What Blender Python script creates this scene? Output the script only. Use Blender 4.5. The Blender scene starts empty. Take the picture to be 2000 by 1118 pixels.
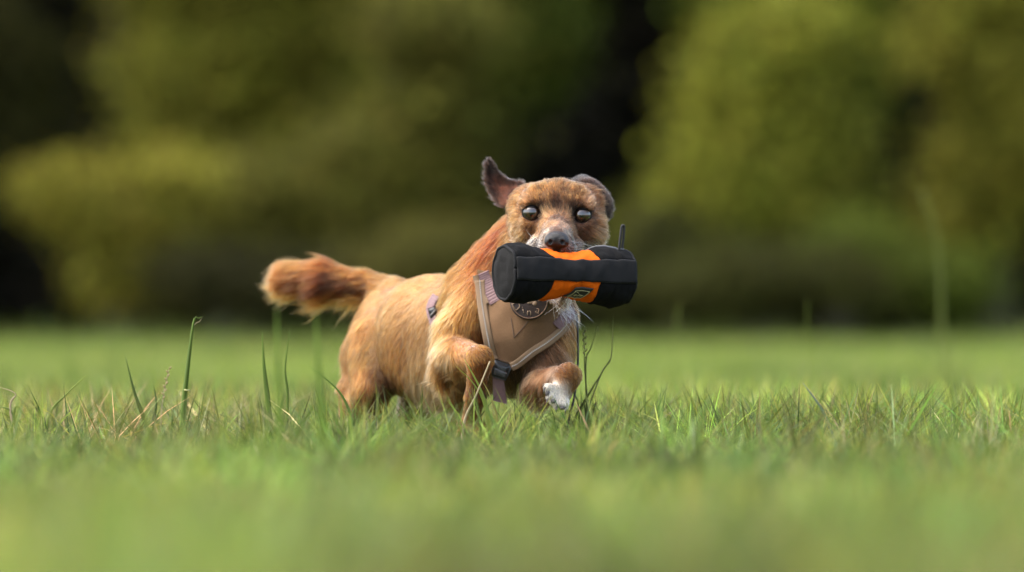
import bpy, math, random
import numpy as np
from mathutils import Vector, Matrix, kdtree

R = math.radians
rng = np.random.default_rng(7)
random.seed(7)
scene = bpy.context.scene
col = scene.collection

# ------------------------------------------------------------------ camera, sky, sun, exposure
CAM_D, CAM_Z, HOR, FPX = 8.0, 0.2005, 638.0, 200.0 / 36.0 * 2000.0
cam = bpy.data.cameras.new("camera")
cam_o = bpy.data.objects.new("camera", cam)
col.objects.link(cam_o)
cam.lens, cam.sensor_width = 200.0, 36.0
cam.shift_y = (HOR - 559.0) / 2000.0
cam.clip_start, cam.clip_end = 0.1, 2000.0
cam_o.location = (0, -CAM_D, CAM_Z)
cam_o.rotation_euler = (R(90), 0, 0)
cam.dof.use_dof = True
cam.dof.focus_distance = CAM_D - 0.17
cam.dof.aperture_fstop = 3.2
scene.camera = cam_o

SUN_EL, SUN_AZ = 58.0, -95.0          # azimuth from +Y, negative = left of the picture
world = bpy.data.worlds.new("World")
scene.world = world
world.use_nodes = True
nt = world.node_tree
sky = nt.nodes.new("ShaderNodeTexSky")
sky.sky_type = 'NISHITA'
sky.sun_disc = False
sky.sun_elevation = R(SUN_EL)
sky.sun_rotation = R(SUN_AZ)
sky.dust_density, sky.air_density, sky.ozone_density = 4.0, 1.0, 0.6
nt.nodes["Background"].inputs[1].default_value = 0.15
hs = nt.nodes.new("ShaderNodeHueSaturation"); hs.inputs["Saturation"].default_value = 0.72     # thin high cloud whitens the sky
nt.links.new(sky.outputs[0], hs.inputs["Color"]); nt.links.new(hs.outputs[0], nt.nodes["Background"].inputs[0])
sun = bpy.data.lights.new("sun", 'SUN')
sun.energy, sun.angle, sun.color = 0.65, R(60), (1.0, 0.92, 0.80)
sun_o = bpy.data.objects.new("sun", sun)
col.objects.link(sun_o)
sdir = Vector((math.sin(R(SUN_AZ)) * math.cos(R(SUN_EL)), math.cos(R(SUN_AZ)) * math.cos(R(SUN_EL)), math.sin(R(SUN_EL))))
sun_o.rotation_euler = sdir.to_track_quat('Z', 'Y').to_euler()
sun_o.location = sdir * 30
scene.view_settings.view_transform = 'Standard'
scene.view_settings.look = 'None'
scene.view_settings.gamma = 1.0
scene.view_settings.exposure = 2.18
scene.view_settings.use_curve_mapping = False
scene.render.engine = 'CYCLES'
scene.cycles.use_denoising = True
scene.cycles.max_bounces = 8
scene.cycles.transparent_max_bounces = 8
scene.cycles_curves.shape = 'RIBBONS'
scene.cycles_curves.subdivisions = 2

# ------------------------------------------------------------------ helpers
def S(d):
    return (CAM_D + d) / FPX

def W(px, py, d):
    s = S(d)
    return np.array([(px - 1000.0) * s, d, CAM_Z + (HOR - py) * s])

def WA(px, py, d):
    s = (CAM_D + d) / FPX
    return np.stack([(px - 1000.0) * s, d + 0 * s, CAM_Z + (HOR - py) * s], -1)

def lin(h, k=1.0):
    h = h.lstrip('#')
    c = [int(h[i:i + 2], 16) / 255 for i in (0, 2, 4)]
    return np.array([(x / 12.92 if x <= 0.04045 else ((x + 0.055) / 1.055) ** 2.4) * k for x in c])

def tag(o, label=None, cat=None, group=None, kind=None):
    for k, v in (("label", label), ("category", cat), ("group", group), ("kind", kind)):
        if v:
            o[k] = v
    return o

def mesh_np(name, verts, quads=None, tris=None):
    me = bpy.data.meshes.new(name)
    nq = 0 if quads is None else len(quads)
    ntr = 0 if tris is None else len(tris)
    me.vertices.add(len(verts))
    me.vertices.foreach_set("co", np.ascontiguousarray(verts, dtype=np.float32).ravel())
    idx, starts = [], []
    if nq:
        idx.append(np.asarray(quads).ravel()); starts.append(np.arange(nq) * 4)
    if ntr:
        idx.append(np.asarray(tris).ravel()); starts.append(nq * 4 + np.arange(ntr) * 3)
    idx = np.concatenate(idx).astype(np.int32)
    starts = np.concatenate(starts).astype(np.int32)
    me.loops.add(len(idx))
    me.loops.foreach_set("vertex_index", idx)
    me.polygons.add(nq + ntr)
    me.polygons.foreach_set("loop_start", starts)
    me.update(calc_edges=True)
    me.validate()
    return me

def point_color(me, cols, name="tint"):
    a = me.color_attributes.new(name, 'FLOAT_COLOR', 'POINT')
    c = np.ones((len(cols), 4), dtype=np.float32)
    c[:, :3] = cols
    a.data.foreach_set("color", c.ravel())

def link(name, me, mat=None, parent=None, smooth=True, base=None):
    o = bpy.data.objects.new(name, me)
    col.objects.link(o)
    if mat is not None:
        me.materials.append(mat)
    if smooth:
        me.polygons.foreach_set("use_smooth", np.ones(len(me.polygons), dtype=bool))
    if parent is not None:
        o.parent = parent
    elif base is not None:
        o.location = base
    return o

def empty(name, loc):
    o = bpy.data.objects.new(name, None)
    o.empty_display_size = 0.05
    o.location = loc
    col.objects.link(o)
    return o

class NodeMat:
    def __init__(self, name):
        self.m = bpy.data.materials.new(name)
        self.m.use_nodes = True
        self.t = self.m.node_tree
        self.b = self.t.nodes.get("Principled BSDF")
        self.out = self.t.nodes.get("Material Output")
    def n(self, typ, **kw):
        nd = self.t.nodes.new(typ)
        for k, v in kw.items():
            setattr(nd, k, v)
        return nd
    def l(self, a, b):
        self.t.links.new(a, b)

def simple(name, c, rough=0.6, noise=0.0, scale=200.0, bump=0.0, bscale=600.0, metal=0.0, coat=0.0, spec=0.5, sheen=0.0):
    M = NodeMat(name)
    b = M.b
    b.inputs["Roughness"].default_value = rough
    b.inputs["Metallic"].default_value = metal
    b.inputs["Coat Weight"].default_value = coat
    b.inputs["Specular IOR Level"].default_value = spec
    b.inputs["Sheen Weight"].default_value = sheen
    tc = M.n("ShaderNodeTexCoord")
    c = np.asarray(c)
    if noise > 0:
        nz = M.n("ShaderNodeTexNoise"); nz.inputs["Scale"].default_value = scale; nz.inputs["Detail"].default_value = 5
        M.l(tc.outputs["Object"], nz.inputs["Vector"])
        mx = M.n("ShaderNodeMix", data_type='RGBA')
        mx.inputs[6].default_value = (*np.clip(c * (1 - noise), 0, 1), 1)
        mx.inputs[7].default_value = (*np.clip(c * (1 + noise), 0, 1), 1)
        M.l(nz.outputs["Fac"], mx.inputs[0]); M.l(mx.outputs[2], b.inputs["Base Color"])
    else:
        b.inputs["Base Color"].default_value = (*c, 1)
    if bump > 0:
        n2 = M.n("ShaderNodeTexNoise"); n2.inputs["Scale"].default_value = bscale; n2.inputs["Detail"].default_value = 4
        M.l(tc.outputs["Object"], n2.inputs["Vector"])
        bp = M.n("ShaderNodeBump"); bp.inputs["Strength"].default_value = bump; bp.inputs["Distance"].default_value = 0.002
        M.l(n2.outputs["Fac"], bp.inputs["Height"]); M.l(bp.outputs[0], b.inputs["Normal"])
    return M.m

def leafy(name, trans=0.4, rough=0.6, attr="tint", spec=0.25):
    """thin leaf: diffuse front, translucent back, colour from the plant's own tint"""
    M = NodeMat(name)
    at = M.n("ShaderNodeAttribute", attribute_name=attr)
    M.b.inputs["Roughness"].default_value = rough
    M.b.inputs["Specular IOR Level"].default_value = spec
    M.l(at.outputs["Color"], M.b.inputs["Base Color"])
    tr = M.n("ShaderNodeBsdfTranslucent")
    M.l(at.outputs["Color"], tr.inputs["Color"])
    mx = M.n("ShaderNodeMixShader"); mx.inputs[0].default_value = trans
    M.l(M.b.outputs[0], mx.inputs[1]); M.l(tr.outputs[0], mx.inputs[2])
    M.l(mx.outputs[0], M.out.inputs["Surface"])
    return M.m

def grid_quads(nu, nv, closed_v=False, off=0):
    i = np.arange(nu - 1)[:, None]
    j = np.arange(nv if closed_v else nv - 1)[None, :]
    j2 = (j + 1) % nv
    a = i * nv + j; b = i * nv + j2; c = (i + 1) * nv + j2; d = (i + 1) * nv + j
    return np.stack([a + 0 * b, b, c, d + 0 * b], -1).reshape(-1, 4) + off

def smooth_path(pts, n):
    """Catmull-Rom through points, n samples"""
    p = np.asarray(pts, float)
    p = np.vstack([2 * p[0] - p[1], p, 2 * p[-1] - p[-2]])
    t = np.linspace(0, len(p) - 3, n)
    k = np.minimum(t.astype(int), len(p) - 4); f = (t - k)[:, None]
    p0, p1, p2, p3 = p[k], p[k + 1], p[k + 2], p[k + 3]
    return 0.5 * (2 * p1 + (p2 - p0) * f + (2 * p0 - 5 * p1 + 4 * p2 - p3) * f ** 2 + (3 * p1 - p0 - 3 * p2 + p3) * f ** 3)

def tube(path, rad, nseg=8, squash=None):
    """verts, quads, tris of a tube along a world path; rad scalar or array"""
    p = np.asarray(path, float); n = len(p)
    rad = np.broadcast_to(np.asarray(rad, float), (n,))
    t = np.gradient(p, axis=0); t /= np.linalg.norm(t, axis=1)[:, None] + 1e-12
    up = np.array([0, -1.0, 0.02])
    s = np.cross(t, up); s /= np.linalg.norm(s, axis=1)[:, None] + 1e-9
    u = np.cross(s, t)
    a = np.linspace(0, 2 * np.pi, nseg, endpoint=False)
    sq = 1.0 if squash is None else squash
    v = p[:, None, :] + rad[:, None, None] * (np.cos(a)[None, :, None] * s[:, None, :] + sq * np.sin(a)[None, :, None] * u[:, None, :])
    v = v.reshape(-1, 3)
    q = grid_quads(n, nseg, True)
    c0, c1 = len(v), len(v) + 1
    v = np.vstack([v, p[0], p[-1]])
    j = np.arange(nseg); j2 = (j + 1) % nseg
    tr = np.vstack([np.stack([0 * j + c0, j2, j], -1), np.stack([0 * j + c1, (n - 1) * nseg + j, (n - 1) * nseg + j2], -1)])
    return v, q, tr

class Bag:
    """collects pieces of one mesh"""
    def __init__(self):
        self.v, self.q, self.t, self.c, self.n = [], [], [], [], 0
    def add(self, v, q=None, t=None, c=None):
        if q is not None and len(q): self.q.append(np.asarray(q) + self.n)
        if t is not None and len(t): self.t.append(np.asarray(t) + self.n)
        self.v.append(np.asarray(v, float)); self.n += len(v)
        if c is not None: self.c.append(np.broadcast_to(np.asarray(c, float), (len(v), 3)))
    def mesh(self, name, base=(0, 0, 0)):
        me = mesh_np(name, np.vstack(self.v) - np.asarray(base), np.vstack(self.q) if self.q else None, np.vstack(self.t) if self.t else None)
        if self.c: point_color(me, np.vstack(self.c))
        return me

def vnoise(P, scale, seed):
    """smooth value noise in 3-D, about -1..1"""
    r = np.random.default_rng(seed)
    T = r.uniform(-1, 1, (32, 32, 32))
    q = np.asarray(P) * scale + 1000.0
    i = np.floor(q).astype(int); f = q - i; f = f * f * (3 - 2 * f)
    out = 0
    for dx in (0, 1):
        for dy in (0, 1):
            for dz in (0, 1):
                w = (f[..., 0] if dx else 1 - f[..., 0]) * (f[..., 1] if dy else 1 - f[..., 1]) * (f[..., 2] if dz else 1 - f[..., 2])
                out = out + w * T[(i[..., 0] + dx) % 32, (i[..., 1] + dy) % 32, (i[..., 2] + dz) % 32]
    return out
# ------------------------------------------------------------------ ground
M = NodeMat("meadow_soil")
tc = M.n("ShaderNodeTexCoord")
n1 = M.n("ShaderNodeTexNoise"); n1.inputs["Scale"].default_value = 0.35; n1.inputs["Detail"].default_value = 8
n2 = M.n("ShaderNodeTexNoise"); n2.inputs["Scale"].default_value = 60; n2.inputs["Detail"].default_value = 6
M.l(tc.outputs["Object"], n1.inputs["Vector"]); M.l(tc.outputs["Object"], n2.inputs["Vector"])
mx = M.n("ShaderNodeMix", data_type='RGBA')
mx.inputs[6].default_value = (0.046, 0.070, 0.012, 1); mx.inputs[7].default_value = (0.066, 0.092, 0.017, 1)
M.l(n1.outputs["Fac"], mx.inputs[0])
mx2 = M.n("ShaderNodeMix", data_type='RGBA'); mx2.inputs[7].default_value = (0.055, 0.055, 0.020, 1)
M.l(n2.outputs["Fac"], mx2.inputs[0]); M.l(mx.outputs[2], mx2.inputs[6]); M.l(mx2.outputs[2], M.b.inputs["Base Color"])
M.b.inputs["Roughness"].default_value = 0.95
bp = M.n("ShaderNodeBump"); bp.inputs["Strength"].default_value = 0.6; bp.inputs["Distance"].default_value = 0.02
M.l(n2.outputs["Fac"], bp.inputs["Height"]); M.l(bp.outputs[0], M.b.inputs["Normal"])
gx = np.concatenate([np.linspace(-600, -20, 12), np.linspace(-16, 16, 33), np.linspace(20, 600, 12)])
gy = np.concatenate([np.linspace(-600, -20, 10), np.linspace(-16, 60, 60), np.linspace(70, 600, 10)])
X, Y = np.meshgrid(gx, gy, indexing='ij')
Z = 0.006 * vnoise(np.stack([X, Y, 0 * X], -1), 0.7, 3) - 0.008
gm = mesh_np("ground", np.stack([X, Y, Z], -1).reshape(-1, 3), grid_quads(len(gx), len(gy))[:, ::-1])
tag(link("ground", gm, M.m), kind="structure")

# ------------------------------------------------------------------ meadow grass (uncountable)
GRASS = leafy("grass_blade", trans=0.45, rough=0.5)
def blades(x, y, h, w, lean, bend, cols, face=None):
    """numpy blades, 3 levels and a tip"""
    n = len(x)
    az = rng.uniform(0, 2 * np.pi, n) if face is None else face
    la = rng.uniform(0, 2 * np.pi, n)
    wx, wy = np.cos(az) * w * 0.5, np.sin(az) * w * 0.5
    lx, ly = np.cos(la), np.sin(la)
    V = np.zeros((n, 7, 3), np.float32)
    for k, (t, ww) in enumerate(((0, 0.8), (0.4, 1.0), (0.75, 0.65))):
        off = lean * t * h + bend * t * t * h
        z = h * (t - 0.35 * np.minimum(bend, 1.2) * t * t)
        cx, cy = x + lx * off, y + ly * off
        V[:, 2 * k] = np.stack([cx - wx * ww, cy - wy * ww, z], -1)
        V[:, 2 * k + 1] = np.stack([cx + wx * ww, cy + wy * ww, z], -1)
    off = lean * h + bend * h
    V[:, 6] = np.stack([x + lx * off, y + ly * off, h * (1 - 0.35 * np.minimum(bend, 1.2))], -1)
    V[:, 0:2, 2] -= 0.015
    b = (np.arange(n) * 7)[:, None]
    q = np.concatenate([b + np.array([[0, 1, 3, 2]]), b + np.array([[2, 3, 5, 4]])], 0)
    t = b + np.array([[4, 5, 6]])
    C = np.repeat(cols, 7, axis=0)
    return V.reshape(-1, 3), q, t, C

GREEN = np.array([[0.130, 0.180, 0.030], [0.165, 0.208, 0.038], [0.075, 0.114, 0.022], [0.195, 0.205, 0.050], [0.145, 0.172, 0.056], [0.34, 0.28, 0.16]]) * np.array([.97, 1.03, .88])
def grass_cols(x, y, straw):
    n = len(x)
    P = np.stack([x, y, 0 * x], -1)
    k = rng.choice(6, n, p=[.30, .27, .16, .16, .11, 0])
    c = GREEN[k] * rng.uniform(0.8, 1.2, (n, 1))
    pn = vnoise(P, 1.1, 11)[:, None]
    c = c * (1 + 0.38 * pn + 0.50 * vnoise(P, 4.0, 12)[:, None]).clip(.25) * (1 - np.array([.02, .20, .12]) * np.clip(vnoise(P, 2.2, 15) + .15, 0, 1)[:, None]) * np.array([1, 1, 1]) + np.clip(pn, 0, 1) * np.array([0.02, 0.0, 0.0])
    s = rng.random(n) < straw
    c[s] = GREEN[5] * rng.uniform(0.6, 1.2, (s.sum(), 1))
    return c
bag = Bag()
LAT = 0.09 * 1.30
def scatter(z1, z2, dens):
    k_, m_ = (LAT, 0.45) if z1 < 10 else (LAT * 1.7, 0.3)       # a margin either side for a step sideways
    n = int((k_ * (z2 * z2 - z1 * z1) + 2 * m_ * (z2 - z1)) * dens)
    z = z1 + (z2 - z1) * rng.random(3 * n)
    z = z[rng.random(3 * n) < (k_ * z + m_) / (k_ * z2 + m_)][:n]
    n = len(z)
    x = rng.uniform(-1, 1, n) * (k_ * z + m_)
    return x, z - CAM_D
for z1, z2, dens, h0, w0, segs in ((2.6, 11, 7400, 0.068, 0.0026, 3), (11, 24, 1500, 0.050, 0.0042, 3), (24, 56, 240, 0.050, 0.011, 3)):
    if z1 < 5:                      # blades grow in tufts
        tx, ty = scatter(z1, z2, dens / 20)
        kk = rng.integers(0, len(tx), 20 * len(tx))
        rr = 0.030 * rng.random(len(kk)) ** .5; aa = rng.uniform(0, 2 * np.pi, len(kk))
        x, y = tx[kk] + rr * np.cos(aa), ty[kk] + rr * np.sin(aa)
        tuft_h, tuft_c = (np.exp(rng.normal(0, .30, len(tx))) * np.where(rng.random(len(tx)) < .07, 1.75, .96))[kk], np.exp(rng.normal(-.08, .50, len(tx)))[kk]
        tuft_y = rng.normal(0, .22, len(tx))[kk]
    else:
        x, y = scatter(z1, z2, dens); tuft_h = tuft_c = 1.0; tuft_y = 0.0
    n = len(x); P = np.stack([x, y, 0 * x], -1)
    cl = vnoise(P, 9.0, 5) * 0.35 + vnoise(P, 2.0, 6) * 0.30
    h = h0 * np.exp(rng.normal(0, 0.33, n)) * (1 + cl) * tuft_h
    tall = rng.random(n) < 0.012
    h[tall] *= rng.uniform(1.5, 2.3, tall.sum())
    h = np.minimum(h, 0.125)
    if z1 < 5:                      # keep the nearest blades below the animal's feet in view
        dist = y + CAM_D
        f_ = np.clip((dist - 4.6) / 3.2, 0, 1); lim = 990 - 200 * f_ ** 1.3 - (tuft_h - .7).clip(0, 1.5) * 70 - np.abs(rng.normal(0, 55, n)) * (rng.random(n) < .22)
        h = np.where(dist < 7.9, np.minimum(h * (1 + .25 * (1 - f_)), CAM_Z - (lim - HOR) / FPX * dist), h)
        h = np.maximum(h, 0.012)
    dry = 0.035 + 0.10 * np.clip(vnoise(P, 1.6, 9), 0, 1) + 0.30 * np.exp(-(((x + 0.50) / 0.16) ** 2 + ((y - 0.5) / 0.7) ** 2)) if z1 < 5 else np.full(n, 0.03)
    cols = grass_cols(x, y, dry)
    if z1 > 5: cols = cols * np.array([1.10, 1.18, 1.10])  # far rows coloured brighter to stand for sunlight on them
    cols = cols * np.stack([tuft_c * (1 + tuft_y) + np.zeros(n), tuft_c + np.zeros(n), tuft_c + np.zeros(n)], -1)
    w = w0 * rng.uniform(0.35, 1.25, n) * np.where(rng.random(n) < .06, 1.7, 1)
    v, q, t, c = blades(x, y, h, w, rng.uniform(0, 0.75, n), rng.uniform(0, 1.1, n) ** 1.5, cols)
    bag.add(v, q, t, c)
    if z1 < 5:                      # scattered broader, taller blades
        x, y = scatter(4.6, 13.5, 230)
        n = len(x); h = rng.uniform(.085, .17, n)
        dist = y + CAM_D
        keep = (dist < 9.2) | (rng.random(n) < .25); x, y, h, dist = x[keep], y[keep], h[keep], dist[keep]; n = len(x)
        h = np.minimum(h, CAM_Z - (rng.uniform(735, 900, n) + 100 * np.clip((7.3 - dist) / 2, 0, 1) - HOR) / FPX * dist).clip(.015)
        bx_ = (x > -.36) & (x < .14) & (dist > 7.2); h = np.where(bx_, np.minimum(h, CAM_Z - (rng.uniform(775, 900, n) - HOR) / FPX * np.minimum(dist, 8)), h)
        v, q, t, c = blades(x, y, h, rng.uniform(.0012, .0044, n) * np.where(dist > 7.4, .5, 1), rng.uniform(0, .6, n), rng.uniform(0, .6, n), GREEN[rng.choice(6, n, p=[.27, .26, .2, .16, .1, .01])] * rng.uniform(.5, 1.4, (n, 1)))
        bag.add(v, q, t, c)
    if z1 > 20:                     # rank grass left uncut along the trees
        n = 7000; x = rng.uniform(-14, 14, n); y = rng.uniform(39.5, 47, n)
        h = rng.uniform(.06, .34, n) * (1 + .5 * vnoise(np.stack([x, y, 0 * x], -1), .9, 77)) * np.clip((y - 38) / 7, .2, 1)
        v, q, t, c = blades(x, y, h, rng.uniform(.010, .022, n), rng.uniform(0, .5, n), rng.uniform(0, .7, n), GREEN[rng.choice(5, n)] * rng.uniform(.45, .9, (n, 1)))
        bag.add(v, q, t, c)
    if z1 < 5:                      # bigger tussocks of one shade each
        tx, ty = scatter(4.2, 12.0, 22)
        kk = np.repeat(np.arange(len(tx)), 26); n = len(kk)
        x, y = tx[kk] + rng.normal(0, .016, n), ty[kk] + rng.normal(0, .016, n)
        dist = y + CAM_D
        top = rng.uniform(765, 905, len(tx))[kk] + np.abs(rng.normal(0, 30, n)) + 95 * np.clip((7.3 - dist) / 2, 0, 1)
        h = np.minimum(rng.uniform(.07, .15, n), CAM_Z - (top - HOR) / FPX * np.minimum(dist, 8.4)).clip(.02)
        tc_ = GREEN[rng.choice(5, len(tx))] * rng.choice([.42, .55, .8, 1.25, 1.5], len(tx))[:, None]
        v, q, t, c = blades(x, y, h, rng.uniform(.0014, .0036, n), rng.uniform(0, .55, n), rng.uniform(0, .8, n), tc_[kk] * rng.uniform(.85, 1.15, (n, 1)))
        bag.add(v, q, t, c)
tag(link("meadow_grass", bag.mesh("meadow_grass"), GRASS, smooth=False), kind="stuff", label="short green meadow grass with dry straw blades covering the field")

# ------------------------------------------------------------------ trees at the far side of the field
LEAF = leafy("tree_leaf", trans=0.30, rough=0.7, spec=0.06)
BARK = simple("bark", (0.012, 0.010, 0.008), 0.9, 0.4, 8, 0.8, 25)
def leaf_cloud(blobs, n, size, base, var=0.38, clump=True):
    """leaves spread through ellipsoids (cx,cy,cz,rx,ry,rz); twig clumps leave gaps"""
    blobs = np.asarray(blobs, float)
    vol = (blobs[:, 3] * blobs[:, 4] * blobs[:, 5]) ** 0.75
    k = rng.choice(len(blobs), n, p=vol / vol.sum())
    nc = max(n // 28, 8)
    kc = rng.choice(len(blobs), nc, p=vol / vol.sum())
    d = rng.normal(0, 1, (nc, 3)); d /= np.linalg.norm(d, axis=1)[:, None]
    cc = blobs[kc, :3] + d * (rng.random((nc, 1)) ** 0.28) * blobs[kc, 3:]
    ct = rng.normal(0, var, nc)
    ci = rng.integers(0, nc, n)
    sp = size * 2.6
    c = cc[ci] + rng.normal(0, 1, (n, 3)) * sp * np.array([1, 1, 0.6])
    c[:, 2] = np.maximum(c[:, 2], 0.05)
    out = c - blobs[kc[ci], :3]; out /= np.linalg.norm(out, axis=1)[:, None] + 1e-9
    nrm = out * 0.6 + np.array([0, 0, 0.55]) + rng.normal(0, 0.55, (n, 3)); nrm /= np.linalg.norm(nrm, axis=1)[:, None]
    a = np.cross(nrm, rng.normal(0, 1, (n, 3))); a /= np.linalg.norm(a, axis=1)[:, None]
    b = np.cross(nrm, a)
    L = size * rng.uniform(0.7, 1.35, (n, 1)); Wd = L * 0.30
    V = np.stack([c - a * L * 0.55, c + b * Wd - nrm * L * 0.05, c + a * L * 0.55, c - b * Wd - nrm * L * 0.05], 1).reshape(-1, 3)
    q = np.arange(n * 4).reshape(-1, 4)
    cols = np.asarray(base) * np.exp(ct[ci][:, None] + rng.normal(0, 0.12, (n, 1))) * (1 + rng.normal(0, 0.06, (n, 3)))
    return V, q, np.repeat(np.clip(cols, 0.004, 0.4), 4, axis=0)

def tree(name, label, cat, group, base, blobs, n, size, colr, trunk_r, trunk_h, shrub=False):
    root = empty(name, base)
    tag(root, label, cat, group)
    bs = np.asarray(base)
    V, q, c = leaf_cloud(blobs, n, size, colr)
    me = mesh_np("crown", V - bs, q); point_color(me, c)
    link("crown", me, LEAF, root, smooth=False)
    tb = Bag()
    top = bs + np.array([rng.normal(0, .15), rng.normal(0, .15), trunk_h])
    path = smooth_path([bs - [0, 0, 0.1], bs * 0.66 + top * 0.34 + rng.normal(0, .05, 3), top], 10)
    if not shrub:
        tb.add(*tube(path, trunk_r * np.linspace(1.15, 0.35, 10), 10))
    for bl in np.asarray(blobs):                                     # a limb into every mass of leaves
        f = rng.uniform(0.25, 0.8)
        st = bs + (top - bs) * f if not shrub else bs + rng.normal(0, 0.06, 3) * [1, 1, 0]
        mid = st * 0.5 + bl[:3] * 0.5 + np.array([0, 0, 0.12 * np.linalg.norm(bl[:3] - st)])
        tb.add(*tube(smooth_path([st, mid, bl[:3]], 8), trunk_r * (0.22 if not shrub else 0.5) * np.linspace(1, 0.25, 8), 6))
        for _ in range(3):
            e = bl[:3] + rng.normal(0, 0.55, 3) * bl[3:]
            tb.add(*tube(smooth_path([mid, (mid + e) / 2 + rng.normal(0, .05, 3), e], 6), trunk_r * 0.14 * np.linspace(1, 0.3, 6), 5))
    link("trunk", tb.mesh("trunk", bs), BARK, root)
    return root

def B(px, py, rx, ry, d, deep=0.9):
    s = S(d); c = W(px, py, d)
    return (c[0], c[1], c[2], rx * s, max(rx, ry) * s * deep, ry * s)
TG = "trees and shrubs along the far field edge"
YEL, OLI, GRN, DRK, BRN = (0.118, 0.116, 0.014), (0.078, 0.076, 0.012), (0.058, 0.076, 0.009), (0.007, 0.007, 0.004), (0.056, 0.052, 0.010)  # the darkest leaf colour holds the shade inside the wood
def gb(px, d):
    p = W(px, 0, d); p[2] = -0.01
    return p
F = [
 ("broadleaf_tree", "broad yellow-green tree filling the upper left behind the tail", "tree", 440, 52, [(430,110,200,120),(330,200,85,80),(560,40,160,110),(600,210,130,100),(480,240,130,80),(370,320,110,75),(420,-90,240,120),(650,-120,220,130)], 15000, .10, YEL, .13, 5.2, False),
 ("leafy_shrub", "bright yellow shrub low at the left, left of the tail tip", "shrub", 225, 47, [(215,405,85,60),(130,365,60,36),(295,455,75,50),(330,360,60,50),(270,530,80,45)], 7000, .09, (.128,.118,.014), .05, 1.4, True),
 ("broadleaf_tree", "olive brown tree standing behind the dog's back and tail", "tree", 760, 50, [(720,330,130,110),(830,250,110,110),(790,420,120,80),(620,400,120,80),(500,380,110,80),(440,440,80,60),(870,380,70,60),(840,60,130,90)], 15000, .10, OLI, .11, 4.2, False),
 ("broadleaf_tree", "green leaning tree whose branches end above the dog's left ear", "tree", 900, 55, [(960,90,150,80),(1050,40,95,65),(910,215,80,60),(790,120,110,80),(950,-90,170,110),(1010,150,80,50)], 9500, .10, GRN, .12, 5.0, False),
 ("broadleaf_tree", "dim olive tree at the far left edge of the picture", "tree", -80, 58, [(30,130,60,110),(60,260,60,60),(-60,60,90,160),(-20,340,70,60)], 5000, .10, (.030,.030,.007), .12, 4.5, False),
 ("broadleaf_tree", "bright yellow-green tree right of the dog's head", "tree", 1500, 49, [(1475,190,70,70),(1510,320,115,90),(1560,240,90,110),(1465,300,50,60),(1420,435,90,65),(1350,390,55,45),(1310,470,60,45),(1415,265,50,55),(1410,180,40,40),(1560,60,100,70),(1460,80,45,60),(1560,420,100,70),(1500,130,100,80)], 15000, .10, (.135,.142,.016), .11, 4.0, False),
 ("broadleaf_tree", "green tree high above the bright one on the right", "tree", 1640, 55, [(1590,60,150,90),(1520,-60,170,110),(1680,150,60,110),(1760,20,110,90),(1660,-160,240,120)], 9500, .10, GRN, .13, 5.6, False),
 ("broadleaf_tree", "yellow-green tree cut by the right edge of the picture", "tree", 1950, 51, [(1920,330,90,90),(1960,130,90,130),(1890,450,80,70),(2060,250,110,200),(1980,-40,160,110),(1840,80,50,90)], 11000, .10, YEL, .12, 5.0, False),
 ("leafy_shrub", "low olive shrub under the bright tree right of the dog", "shrub", 1480, 45, [(1500,545,120,50),(1380,560,90,40),(1620,550,90,45)], 5000, .08, (.034,.036,.007), .04, .9, True),
 ("leafy_shrub", "low green shrub near the right edge behind the tall blurred stem", "shrub", 1780, 46, [(1740,540,90,55),(1840,560,80,45),(1690,490,60,40)], 4500, .08, GRN, .04, .9, True),
 ("leafy_shrub", "low dark brown shrub behind the dog's rump", "shrub", 900, 46, [(880,500,110,55),(770,540,110,45),(980,540,100,50)], 5500, .08, BRN, .04, .9, True),
 ("leafy_shrub", "low dark olive shrub below the dog's tail", "shrub", 520, 46, [(520,560,130,45),(400,540,90,50),(640,550,90,40)], 5000, .08, (.024,.024,.006), .04, .8, True),
 ("leafy_shrub", "low dark shrub just right of the black and orange toy", "shrub", 1270, 48, [(1260,540,70,60),(1300,450,50,50),(1210,580,60,35)], 3800, .08, (.030,.032,.007), .04, .9, True),
]
for nm, lb, ct, px, d, bl, n, sz, c, tr, th, sh in F:
    tree(nm, lb, ct, TG, gb(px, d), [B(b_[0], b_[1], b_[2] * .9, b_[3] * .9, d) for b_ in bl], int(n * 1.5), sz, c, tr, th, sh)
# the dark interior of the wood: close-canopied evergreens behind the front row, shade put into their leaf colour
k = 0
dl = ["far left", "left", "centre left", "centre", "centre right", "right", "far right"]
for row, (d, xs) in enumerate(((64, np.linspace(-13, 13, 7)),)):
    for x in xs:
        bs = np.array([x + rng.normal(0, .4), d + rng.normal(0, 1.0), -0.01])
        bl = []
        for j in range(11):
            hh = rng.uniform(0.6, 10.5)
            rr = rng.uniform(1.4, 2.2)
            bl.append((bs[0] + rng.normal(0, 1.1), bs[1] + rng.normal(0, 0.9), hh, rr, rr, rr * 0.6))
        bl.append((bs[0], bs[1] - 1.6, .9, 1.9, 1.2, 1.1))
        for j in range(4):                                           # unseen boughs added over the wood edge to block sky light
            bl.append((bs[0] + rng.normal(0, 1.4), bs[1] - rng.uniform(2.5, 6), rng.uniform(6, 9.5), 1.9, 1.9, 0.7))
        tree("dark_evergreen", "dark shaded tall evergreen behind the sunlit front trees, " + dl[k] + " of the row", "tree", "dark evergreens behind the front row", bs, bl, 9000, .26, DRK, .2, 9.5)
        k += 1
V, q, c = leaf_cloud([(x, 76 + rng.uniform(-2, 2), z, 4.5, 2.5, 2.6) for x in np.linspace(-42, 42, 16) for z in (1.2, 4.0, 7.5, 11)], 110000, 1.0, (0.006, 0.006, 0.003))  # near-black leaves carry the deep wood's shade in their colour
me = mesh_np("far_wood", V, q); point_color(me, c)
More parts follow.
